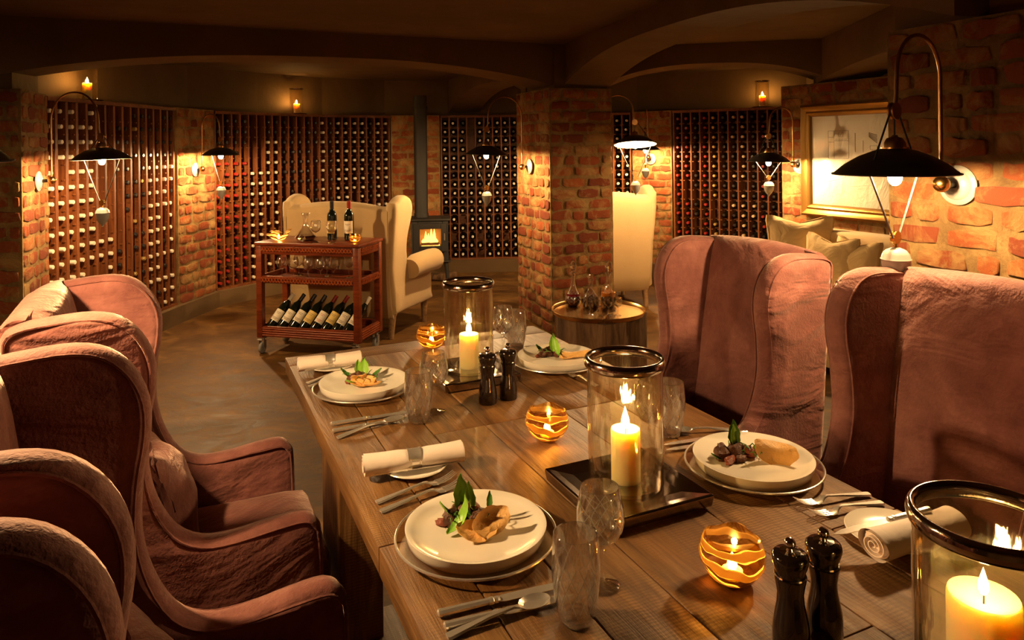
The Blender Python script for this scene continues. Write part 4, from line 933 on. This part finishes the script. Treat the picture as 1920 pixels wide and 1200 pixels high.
# breadboard end, grain across
for y0, y1 in ((0, .56), (.56, TW)):
    g = .0016; b = B(); b.box(y0+g, y1-g, -.125+g, -g, TZ-.058, TZ-.0004); o = b.build('plank', 'table_oak', tb, bevel=.003); o.rotation_euler = (0, 0, PI/2)
def tpart(nm, x0, x1, y0, y1, z0, z1): return B().box(x0, x1, y0, y1, z0, z1).build(nm, 'table_oak', tb, bevel=.006)
for x in (.70, 2.6):
    for y in (.02, TW-.32): 
        o = B().box(0, .70, -.06, .06, -.13, .13).build('leg', 'table_oak', tb, bevel=.006); o.location = (x+.13, y+.06, 0); o.rotation_euler = (0, -PI/2, 0)
    o = B().box(-.42, .42, -.05, .05, 0, .10).build('foot_beam', 'table_oak', tb, bevel=.006); o.location = (x+.13, TW/2, .05); o.rotation_euler = (0, 0, PI/2)
tpart('stretcher', .6, 2.95, TW/2-.16, TW/2+.16, .16, .22)
tpart('side_stretcher', .83, 2.73, .10, .20, .12, .22)
Z = TZ
def GT(px, py, z=Z): return G(px, py, z)
# ================================================================ HURRICANE LANTERNS
def hurricane(label, p=None, hgt=.305, ch=.165, cr=.034, side=.27, cand=(0, 0), rr=.088, fscale=1.3):
    t = thing('hurricane_lantern', label, 'candle lantern', (p.x, p.y, Z), TH, 'hurricane lanterns along the table')
    b = B(); s = side/2; s2 = s-.018
    def ring(q, z): return [(x*q, y*q, z) for x, y in ((-1, -1), (1, -1), (1, 1), (-1, 1))]
    vs = ring(s-.014, 0)+ring(s, .006)+ring(s+.004, .030)+ring(s+.001, .034)+ring(s2, .031)+ring(s2-.03, .028)
    fs = [(4*i+k, 4*i+(k+1) % 4, 4*i+4+(k+1) % 4, 4*i+4+k) for i in range(5) for k in range(4)]+[(3, 2, 1, 0), (20, 21, 22, 23)]
    b.add(vs, fs); b.build('tray', 'tray_metal', t, smooth=False, bevel=.002)
    r = rr; z0 = .030; zt = hgt+.010
    b = B(); b.lathe([(0, z0), (r-.004, z0), (r, z0+.006), (r, z0+.1), (r+.0008, z0+.2), (r, zt), (r-.0035, zt), (r-.0035, z0+.008), (r-.01, z0+.006), (0, z0+.006)], 56); b.build('glass_cylinder', 'hurricane_glass', t)
    b = B(); n = 14; pr = []
    for k in range(n+1): a = 2*PI*k/n; pr.append((r+.0005+.0075*math.cos(a), zt+.0-.001+.0125*math.sin(a)))
    b.lathe(pr, 56); b.build('rim_band', 'rim_metal', t)
    Tm = Matrix.Translation((cand[0], cand[1], 0)); pillar_candle_parts(t, cr, ch, fscale, Tm, 'flame', z0+.006)
    return t
h1 = hurricane('farthest hurricane lantern with a lit pillar candle, behind the two black mills', GT(880, 707), .32, .118, .034, .27, rr=.086)
h2 = hurricane('middle hurricane lantern with a lit pillar candle, in the centre of the table', GT(1174, 928), .303, .120, .034, .275, rr=.087)
h3 = hurricane(fscale=.95, label='nearest hurricane lantern, cut off by the right edge of the picture', p=Vector((.632, .962, Z)), hgt=.300, ch=.160, cr=.045, side=.27, cand=(.017, .020), rr=.092)
# ================================================================ VOTIVES
for px, py, s, sd, tw, lb in ((809, 651, 1.0, 4, .2, 'gold-swirled votive at the far end of the table beside the lantern'), (1026, 822, 1.0, 4, 1.0, 'gold-swirled votive in the middle of the table by the black mills'), (1373, 1087, 1.0, 4, 1.9, 'gold-swirled votive nearest the camera, left of the near black mills')):
    v = votive(lb, s, sd, 'gold-swirled votives on the table', tw); v.location = GT(px, py)
# ================================================================ MILLS
def mill(label, p, dz=0):
    t = thing('pepper_mill', label, 'mill', (p.x, p.y, Z), 0, 'black mills on the table'); k = 1
    b = B(); b.lathe([(0, 0), (.027, 0), (.029, .003), (.029, .030), (.0275, .045), (.0215, .075), (.0205, .090), (.0235, .108), (.0250, .114), (.0255, .118), (0, .118)], 32); b.build('mill_body', 'black_lacquer', t)
    b = B(); b.lathe([(0, .118), (.0245, .118), (.0255, .1195), (.0245, .1215), (0, .1215)], 32); b.build('chrome_ring', 'chrome', t)
    b = B(); b.lathe([(0, .1215), (.023, .1215), (.0225, .124), (.0270, .136), (.0292, .146), (.0285, .152), (.024, .156), (0, .1565)], 32); b.build('mill_head', 'black_lacquer', t)
    b = B(); b.lathe([(0, .1565), (.016, .1565), (.0165, .1575), (.006, .1585), (.0045, .162), (.0085, .1655), (.0095, .170), (.0085, .1745), (.005, .178), (0, .179)], 24); b.build('knob', 'chrome', t)
    return t
for px, Yd, lb in ((909, 2.29, 'left black lacquered mill beside the far lantern'), (947.5, 2.33, 'right black lacquered mill beside the far lantern')):
    a = (px-960)/F*Yd; mill(lb, Vector((a+.004*0, Yd, 0)))
mill('left black lacquered mill of the near pair, cut by the bottom edge', Vector(((1481-960-9)/F*1.165, 1.165, 0)))
mill('right black lacquered mill of the near pair, cut by the bottom edge', Vector(((1544-960-9)/F*1.195, 1.195, 0)))
# ================================================================ PLATES
def plates(i, px, py, lbl):
    p = GT(px, py)
    c = B(); c.lathe([(0, .003), (.10, .003), (.125, .006), (.150, .013), (.163, .016), (.166, .019), (.164, .0215), (.150, .0175), (.122, .010), (.1, .0075), (0, .0075)], 72)
    o = c.build('charger_plate', 'charger_glass'); o.location = p; tag(o, 'silver-rimmed glass charger under '+lbl, 'plate', 'glass chargers')
    r = B(); n = 8; r.lathe([(.1655+.0028*math.cos(2*PI*k/n), .0195+.0028*math.sin(2*PI*k/n)) for k in range(n+1)], 72); r.build('silver_rim', 'silver', o)
    d = B(); d.lathe([(0, .0), (.125, .0), (.134, .002), (.140, .008), (.1435, .018), (.1455, .0275), (.146, .030), (.143, .0305), (.130, .0235), (.115, .0185), (.10, .0165), (0, .016)], 72)
    q = d.build('dinner_plate', 'porcelain'); q.location = p+Vector((0, 0, .0082)); tag(q, 'cream porcelain dinner plate with '+lbl, 'plate', 'cream dinner plates'); return p+Vector((0, 0, .0082+.0165))
def blob(r, seed, sc=(1, 1, .7), amp=.35, fq=2.2, seg=12):
    b = B(); b.sphere((0, 0, 0), 1, seg)
    b.v = [tuple(Vector((x*sc[0], y*sc[1], z*sc[2]))*r*(1+amp*noise.noise(Vector((x*fq+seed, y*fq, z*fq))))) for x, y, z in b.v]; return b
def leafm(L, W, bend, th=.0006, curl=.3, seed=0):
    b = B(); n = 8; m = 4; vs = []
    for side in (0, 1):
        for i in range(n+1):
            t = i/n; w_ = W*math.sin(PI*min(1, t*1.02+.04))**.8*(1-.25*t)+.0008
            for j in range(-m, m+1):
                s = j/m; rf = math.sin(i*2.3+seed)*.08*abs(s)*W
                vs.append((w_*s+rf, L*math.sin(bend*t)/max(bend, .01), L*(1-math.cos(bend*t))/max(bend, .01)*1+curl*W*s*s+(th if side else 0)))
    k = 2*m+1; o = (n+1)*k; fs = []
    for i in range(n):
        for j in range(2*m): a = i*k+j; fs.append((a, a+1, a+k+1, a+k)); fs.append((o+a, o+a+k, o+a+k+1, o+a+1))
    for i in range(n): fs.append((i*k, i*k+k, o+i*k+k, o+i*k)); fs.append((i*k+2*m, o+i*k+2*m, o+i*k+k+2*m, i*k+k+2*m))
    b.add(vs, fs); return b
def crispm(r, seed, fold=.5):
    b = B(); n = 9; vs = []
    for i in range(n+1):
        for j in range(n+1):
            u = i/n*2-1; v = j/n*2-1; x = u*math.sqrt(1-v*v/2); y = v*math.sqrt(1-u*u/2)
            q = 1+.12*noise.noise(Vector((x*2+seed, y*2, 0)))
            z = fold*(x*x)*r*1.2+.16*r*math.sin(3*y+seed)+.08*r*noise.noise(Vector((x*3, y*3, seed)))
            vs.append((x*r*1.25*q, y*r*.8*q, z))
    N_ = len(vs); vs += [(x, y, z+.0014) for x, y, z in vs]; fs = []
    for i in range(n):
        for j in range(n): a = i*(n+1)+j; fs += [(a, a+n+1, a+n+2, a+1), (N_+a, N_+a+1, N_+a+n+2, N_+a+n+1)]
    ed = [i*(n+1) for i in range(n+1)]+[n*(n+1)+j for j in range(1, n+1)]+[i*(n+1)+n for i in range(n-1, -1, -1)]+[j for j in range(n-1, 0, -1)]
    for k in range(len(ed)): a, c_ = ed[k], ed[(k+1) % len(ed)]; fs.append((a, c_, N_+c_, N_+a))
    b.add(vs, fs); return b
def starter(label, p, rz, var, meat, leaves, crisps, herbs=14):
    t = thing('starter', label, 'food', p, rz, 'starters on the plates'); q = random.Random(var)
    for k, (x, y, z, r, sc, mt) in enumerate(meat): blob(r, k*3+var, sc, .45, 2.6, 12).build('meat_piece', mt, t, loc=(x, y, z+r*sc[2]*.8), rot=(0, 0, q.uniform(0, 6)))
    for L, W, bend, loc, rot, mt in leaves: leafm(L, W, bend, seed=var).build('leaf', mt, t, loc=loc, rot=rot)
    for r, fold, loc, rot in crisps: crispm(r, var+r*100, fold).build('crisp', 'crisp', t, loc=loc, rot=rot)
    b = B()
    for k in range(herbs):
        a = q.uniform(0, 2*PI); d = q.uniform(.0, .036); L = q.uniform(.010, .026); x, y = math.cos(a)*d*1.2, math.sin(a)*d*.7
        h = q.uniform(.006, .022); c = q.uniform(0, 6); b.tube([(x, y, h), (x+L*.5*math.cos(c), y+L*.5*math.sin(c), h+.006), (x+L*math.cos(c), y+L*math.sin(c), h+q.uniform(-.002, .008))], [.0011, .0012, .0005], 5)
    stuff(b.build('herb_shreds', 'leaf_dark', t)); t.scale = (1.28, 1.28, 1.28)
    return t
SET = []
pA = plates(0, 893, 1015, 'the nearest starter'); pB = plates(1, 682, 733, 'the starter at the far left'); pC = plates(2, 1044, 683, 'the starter at the far right'); pD = plates(3, 1412, 881, 'the starter by the right foreground chair')
meatA = [(-.030, .010, 0, .016, (1.2, .9, .9), 'meat'), (-.010, .016, 0, .017, (1.1, 1, 1), 'meat'), (.018, .012, 0, .015, (1.3, .9, .8), 'meat'), (.034, .014, 0, .012, (1.2, 1, .8), 'meat_red'), (-.046, .004, 0, .010, (1.3, .8, .6), 'meat_red'), (.010, .002, .004, .013, (1, 1, .8), 'meat'), (.002, .024, .008, .012, (1, 1, .9), 'meat_red')]
starter('starter of dark meat, a curled green leaf and two crisps on the nearest plate', pA+Vector((-.012, .012, 0)), 0, 1, meatA,
    [(.062, .014, .35, (-.014, .012, .014), (R(62), 0, R(14)), 'leaf'), (.075, .010, 1.9, (-.036, -.030, .004), (R(10), R(10), R(-52)), 'leaf'), (.045, .009, .8, (.004, .012, .020), (R(40), 0, R(30)), 'leaf'), (.03, .005, .4, (.030, .018, .018), (R(70), 0, R(-20)), 'leaf_dark'), (.034, .007, .6, (-.028, .002, .016), (R(30), 0, R(100)), 'leaf')],
    [(.027, .28, (.010, -.032, .008), (R(22), R(6), R(8))), (.027, .35, (.032, -.022, .018), (R(48), R(-14), R(35)))], 26)
mB = [(x*.8, y*.8, z, r*.85, sc, mt) for x, y, z, r, sc, mt in meatA]
starter('starter with an upright frilly leaf and layered crisps on the far left plate', pB+Vector((-.008, .008, 0)), R(10), 2, mB,
    [(.050, .015, .35, (.004, .010, .012), (R(66), 0, R(-14)), 'leaf'), (.036, .010, .5, (-.030, .018, .010), (R(25), 0, R(70)), 'leaf_dark'), (.040, .012, .4, (-.02, -.012, .004), (R(14), 0, R(150)), 'leaf'), (.03, .009, .4, (.028, .012, .012), (R(20), 0, R(-70)), 'leaf_dark'), (.044, .012, .4, (-.006, .014, .012), (R(58), 0, R(24)), 'leaf')],
    [(.026, .25, (.004, -.026, .010), (R(25), 0, R(5))), (.024, .35, (.020, -.034, .005), (R(-5), 0, R(-15))), (.018, .4, (-.006, -.016, .018), (R(-25), 0, R(30)))], 22)
starter('starter with a broad leaf over meat and a flat crisp, far right plate', pC+Vector((-.02, .005, 0)), 0, 3, mB[:5],
    [(.065, .012, .4, (.020, -.018, .010), (R(48), 0, R(28)), 'leaf'), (.05, .012, .3, (.006, .004, .016), (R(75), 0, R(-4)), 'leaf'), (.03, .01, .4, (-.024, .012, .012), (R(25), 0, R(60)), 'leaf_dark')],
    [(.034, .15, (.070, -.004, .008), (R(-8), 0, R(10))), (.02, .2, (.045, -.02, .005), (0, 0, R(20)))], 16)
starter('starter with an upright dark green leaf and one curled crisp by the right foreground chair', pD+Vector((-.01, .01, 0)), 0, 4,
    [(-.050, .004, 0, .017, (1.4, 1, .8), 'meat'), (-.022, .010, 0, .017, (1.6, .9, .9), 'meat'), (.002, .012, 0, .016, (1.4, .9, .7), 'meat_red'), (-.040, -.018, 0, .011, (1.8, .8, .6), 'meat_red'), (-.018, -.012, 0, .011, (1.5, .8, .6), 'meat')],
    [(.055, .013, .3, (-.022, .010, .016), (R(72), 0, R(3)), 'leaf_dark'), (.046, .011, .4, (-.020, .008, .016), (R(66), 0, R(26)), 'leaf'), (.03, .006, .5, (.010, -.002, .012), (R(30), 0, R(-60)), 'leaf'), (.024, .006, .4, (-.056, -.016, .004), (R(20), 0, R(90)), 'leaf_dark')],
    [(.032, .35, (.048, -.014, .016), (R(40), R(10), R(-12)))], 22)
# ================================================================ GLASSES
def tumbler(label):
    t = B(); pr = [(0, .0), (.026, .0), (.030, .004), (.036, .03), (.0405, .06), (.0425, .09), (.0410, .12), (.0385, .150)]
    t.lathe(pr+[(.0372, .1515), (.036, .150), (.0392, .118), (.0405, .09), (.0385, .06), (.0335, .03), (.027, .012), (0, .010)], 44)
    o = tag(t.build('cut_glass_tumbler', 'tumbler_cut'), label, 'glass', 'cut glass tumblers')
    b = B(); b.lathe([(0, .0015), (.025, .0015), (.0285, .005), (.030, .012), (.027, .013), (.012, .010), (0, .0095)], 12); b.build('thick_base', 'solid_crystal', o, smooth=False); return o
tm0 = None
for px, py, lb in ((1081, 1163, 'cut crystal tumbler nearest the camera, in front of the wine glass'), (785, 790, 'cut crystal tumbler beside the far left plate'), (968, 652, 'cut crystal tumbler at the far end behind the mills'), (1257, 815, 'cut crystal tumbler just right of the middle lantern')):
    if tm0 is None: tm0 = tumbler(lb); tm0.location = GT(px, py)
    else: dup(tm0, GT(px, py), 0, lb)
def cut_wine(label):
    t = thing('cut_wine_glass', label, 'glass', group='cut crystal wine glasses')
    b = B(); b.lathe([(0, 0), (.033, 0), (.0345, .0015), (.033, .003), (.015, .0055), (.007, .010), (.0048, .022), (.0052, .045), (.0075, .058), (.0095, .064), (.007, .070), (.012, .078), (0, .079)], 32); b.build('stem_and_foot', 'clear_glass', t)
    pr = [(.006, .076), (.018, .080), (.032, .090), (.0415, .106), (.0450, .124), (.0440, .142), (.0400, .162), (.0355, .183)]
    b = B(); b.lathe(pr+[(.0345, .1845), (.0338, .183), (.0384, .162), (.0424, .142), (.0433, .124), (.0398, .107), (.031, .0925), (.018, .084), (0, .081)], 48); b.build('bowl', 'wine_cut', t); return t
w0 = cut_wine('cut crystal wine glass nearest the camera behind the tumbler'); w0.location = GT(1127, 1097)
for px, py, lb in ((814, 772, 'cut crystal wine glass beside the far left plate'), (944, 662, 'cut crystal wine glass at the far end behind the mills'), (1222, 847, 'cut crystal wine glass seen through the middle lantern')): dup(w0, GT(px, py), 0, lb)
# ================================================================ CUTLERY
def flat_bar(b, prof, z0=0, mi=0):     # prof: (x, halfwidth, z, thickness)
    vs = []; 
    for x, hw, z, th in prof: vs += [(x, -hw, z), (x, -hw*.7, z+th), (x, hw*.7, z+th), (x, hw, z), (x, 0, z-th*.2)]
    fs = [(5*i+k, 5*i+(k+1) % 5, 5*i+5+(k+1) % 5, 5*i+5+k) for i in range(len(prof)-1) for k in range(5)]
    fs += [(0, 1, 2, 3, 4), tuple(5*(len(prof)-1)+k for k in (4, 3, 2, 1, 0))]; b.add(vs, fs, None, mi)
def fork_mesh():
    b = B(); flat_bar(b, [(0, .008, .003, .003), (.004, .0105, .003, .003), (.03, .009, .005, .003), (.08, .0045, .010, .003), (.115, .0035, .013, .003), (.125, .006, .011, .003), (.135, .0125, .006, .002), (.148, .0125, .004, .002), (.150, .0125, .004, .002)])
    for k in range(4): y = (k-1.5)*.0068; b.tube([(.148, y, .0045), (.165, y, .005), (.182, y, .009), (.198, y*.95, .017)], [.0023, .0021, .0018, .0008], 6)
    return b.mesh('fork', 'silver')
def spoon_mesh():
    b = B(); flat_bar(b, [(0, .008, .003, .003), (.004, .0105, .003, .003), (.03, .009, .006, .003), (.08, .0045, .011, .003), (.125, .0035, .012, .003), (.135, .006, .010, .002), (.14, .008, .008, .002)])
    n = 24; m = 6; vs = []
    for lay in (0, 1):
        for i in range(m+1):
            r = i/m
            for k in range(n):
                a = 2*PI*k/n; x = math.cos(a); y = math.sin(a); vs.append((.166+.031*x*r*(1 if x > 0 else .96), .0205*y*r, .001+.0095*r*r+(.0012 if lay else 0)))
    o = (m+1)*n; fs = []
    for i in range(m):
        for k in range(n): k2 = (k+1) % n; a = i*n+k; c_ = i*n+k2; fs += [(a, c_, c_+n, a+n), (o+a, o+a+n, o+c_+n, o+c_)]
    for k in range(n): k2 = (k+1) % n; fs.append((m*n+k, m*n+k2, o+m*n+k2, o+m*n+k))
    b.add(vs, fs); return b.mesh('spoon', 'silver')
def knife_obj(label, group, L=.235):
    t = thing('table_knife', label, 'knife', group=group); b = B()
    n = 8
    def ring(x, w_, h): return [(x, w_*math.cos(2*PI*k/n+PI/8), .0065+h*math.sin(2*PI*k/n+PI/8)) for k in range(n)]
    secs = [(0, .004, .003), (.002, .0085, .0055), (.006, .0095, .006), (.009, .0085, .0055), (.05, .0085, .0055), (.085, .0072, .005), (.088, .0085, .006), (.092, .0085, .006), (.094, .0065, .0045), (.100, .0085, .005), (.104, .006, .004)]
    vs = []; [vs.extend(ring(*s_)) for s_ in secs]; fs = [(i*n+k, i*n+(k+1) % n, (i+1)*n+(k+1) % n, (i+1)*n+k) for i in range(len(secs)-1) for k in range(n)]+[tuple(range(n)), tuple((len(secs)-1)*n+k for k in range(n))]
    b.add(vs, fs); b.build('knife_handle', 'silver', t, smooth=False)
    b = B(); pts = [(.100, -.006, .006), (.112, -.010, .0095), (.17, -.010, .0095), (.21, -.0085, .008), (.228, -.003, .003), (.235, .0, .001)]
    vs = []
    for x, y0, y1 in pts: vs += [(x, y0, .0055), (x, y1, .0055), (x, y1, .0068), (x, y0, .0064)]
    fs = [(4*i+k, 4*i+(k+1) % 4, 4*i+4+(k+1) % 4, 4*i+4+k) for i in range(len(pts)-1) for k in range(4)]+[(0, 1, 2, 3), (20, 21, 22, 23)]
    b.add(vs, fs); b.build('blade', 'steel' if False else 'silver', t, smooth=False); return t
def lay(o, a, c, z=Z, z2=None):       # handle end pixel a, tip pixel c
    pa = G(a[0], a[1], z); pc = G(c[0], c[1], z if z2 is None else z2); d = pc-pa; o.location = pa
    o.rotation_euler = (0, -math.atan2(d.z, math.hypot(d.x, d.y)), math.atan2(d.y, d.x)); return d.length
FM, SM = fork_mesh(), spoon_mesh(); K0 = None
def fork(a, c, lb, z=Z, L=.198): o = link('fork', FM); d = lay(o, a, c, z); s = max(.85, min(1.1, d/L)); o.scale = (s, 1, 1); tag(o, lb, 'fork', 'silver forks')
def spoon(a, c, lb): o = link('spoon', SM); d = lay(o, a, c); s = max(.85, min(1.15, d/.197)); o.scale = (s, 1, 1); tag(o, lb, 'spoon', 'silver spoons')
def knife(a, c, lb, z=Z, z2=None):
    global K0
    if K0 is None: K0 = knife_obj(lb, 'silver knives'); o = K0
    else: o = dup(K0, (0, 0, 0), 0, lb)
    d = lay(o, a, c, z, z2); s = max(.8, min(1.25, d/.235)); o.scale = (s, 1, 1)
fork((705, 945), (853, 897), 'upper silver fork beside the nearest plate'); fork((713, 962), (872, 908), 'lower silver fork beside the nearest plate')
knife((820, 1157), (1075, 1096), 'upper silver knife beside the nearest plate'); knife((832, 1181), (1078, 1121), 'lower silver knife between the spoon and the upper knife')
spoon((838, 1198), (1030, 1128), 'silver spoon lying nearest the camera')
fork((575, 721), (668, 692), 'upper silver fork beside the far left plate'); fork((578, 727), (676, 699), 'lower silver fork beside the far left plate')
knife((620, 799), (785, 772), 'upper silver knife beside the far left plate'); knife((623, 812), (775, 785), 'lower silver knife beside the far left plate')
spoon((632, 823), (756, 786), 'silver spoon beside the far left plate')
spoon((1075, 650), (983, 657), 'silver spoon behind the far right plate'); knife((1086, 655), (975, 668), 'silver knife behind the far right plate')
fork((1120, 726), (1074, 706), 'silver fork in front of the far right plate')
spoon((1372, 808), (1276, 812), 'silver spoon behind the right foreground plate'); knife((1401, 814), (1245, 838), 'upper silver knife behind the right foreground plate'); knife((1399, 826), (1248, 848), 'lower silver knife behind the right foreground plate')
fork((1630, 929), (1492, 950), 'longer silver fork in front of the right foreground plate'); fork((1654, 945), (1520, 972), 'shorter silver fork beside the right bread plate')
# ================================================================ BREAD PLATES AND NAPKINS
def bread(label, p, r=.082):
    b = B(); b.lathe([(0, 0), (r*.6, 0), (r*.8, .004), (r*.97, .012), (r, .014), (r*.98, .016), (r*.8, .0085), (r*.6, .005), (0, .005)], 48); o = b.build('bread_plate', 'porcelain'); o.location = p; return tag(o, label, 'plate', 'small bread plates')
bread('small bread plate under the napkin roll by the nearest plate', GT(778, 880)); bread('small bread plate under the napkin roll at the far left corner', GT(622, 690)); bread('small bread plate under the napkin roll on the right side', GT(1672, 1006), .090)
def napkin(label, a, c, zc, ring=True, r=.027):
    pa, pb = G(a[0], a[1], zc), G(c[0], c[1], zc); d = pb-pa; L = d.length
    t = thing('rolled_napkin', label, 'napkin', pa, math.atan2(d.y, d.x), 'rolled pale napkins'); b = B(); n = 26; m = 14; vs = []; fs = []
    def rad(s, a): return r*(1+.05*math.sin(2*a+1)+.05*noise.noise(Vector((s*3, math.cos(a)*1.5, math.sin(a)*1.5))))*(1-.22*math.exp(-((s-.5)/.07)**2)*(1 if ring else 0)+.10*abs(2*s-1)**3)
    for i in range(m+1):
        s = i/m
        for k in range(n): a = 2*PI*k/n; q = rad(s, a); vs.append((L*s, q*math.cos(a)*1.05, q*math.sin(a)*.86))
    for i in range(m):
        for k in range(n): fs.append((i*n+k, i*n+(k+1) % n, (i+1)*n+(k+1) % n, (i+1)*n+k))
    b.add(vs, fs)
    # the rolled ends: a spiral of cloth
    for x, sg in ((0, -1), (L, 1)):
        sp_ = []; 
        for k in range(60): a = k/60*2*PI*2.6+1; q = r*.93*(1-k/60*.86); sp_.append((a, q))
        v2 = []; 
        for a, q in sp_: v2 += [(x+sg*.003, q*math.cos(a)*1.05, q*math.sin(a)*.86), (x-sg*.010, q*math.cos(a)*1.05, q*math.sin(a)*.86), (x-sg*.010, (q-.0022)*math.cos(a)*1.05, (q-.0022)*math.sin(a)*.86), (x+sg*.003, (q-.0022)*math.cos(a)*1.05, (q-.0022)*math.sin(a)*.86)]
        b.add(v2, [(4*i+k, 4*i+(k+1) % 4, 4*i+4+(k+1) % 4, 4*i+4+k) for i in range(59) for k in range(4)])
        b.add([(x-sg*.009, r*.95*math.cos(2*PI*k/n), r*.82*math.sin(2*PI*k/n)) for k in range(n)], [tuple(range(n))])
    b.build('cloth_roll', 'napkin', t)
    if ring:
        g = B(); x0, x1 = L*.5-.017, L*.5+.017; pr = [(r*.93, x0), (r*.97, x0), (r*.97, x0+.003), (r*.93, x0+.005), (r*.93, x1-.005), (r*.97, x1-.003), (r*.97, x1), (r*.93, x1)]
        g.lathe(pr, 36, Matrix.Rotation(PI/2, 4, 'Y')); g.v = [(x, y*1.0, z*.93) for x, y, z in g.v]; g.build('napkin_ring', 'silver', t)
    return t
napkin('pale rolled napkin in a silver ring by the nearest plate', (682, 872), (866, 845), Z+.036)
napkin('pale rolled napkin in a silver ring at the far left corner', (559, 683), (676, 670), Z+.034)
napkin('pale rolled napkin without a ring on the right side, behind the near lantern', (1638, 1022), (1790, 978), Z+.040, False, .030)
knife((690, 895), (874, 866), 'silver butter knife across the bread plate by the nearest plate', Z+.010, Z+.016)
knife((571, 697), (678, 681), 'silver butter knife across the bread plate at the far left corner', Z+.010, Z+.016)
knife((1745, 960), (1562, 1008), 'silver butter knife resting on the rolled napkin at the right', Z+.062, Z+.034)
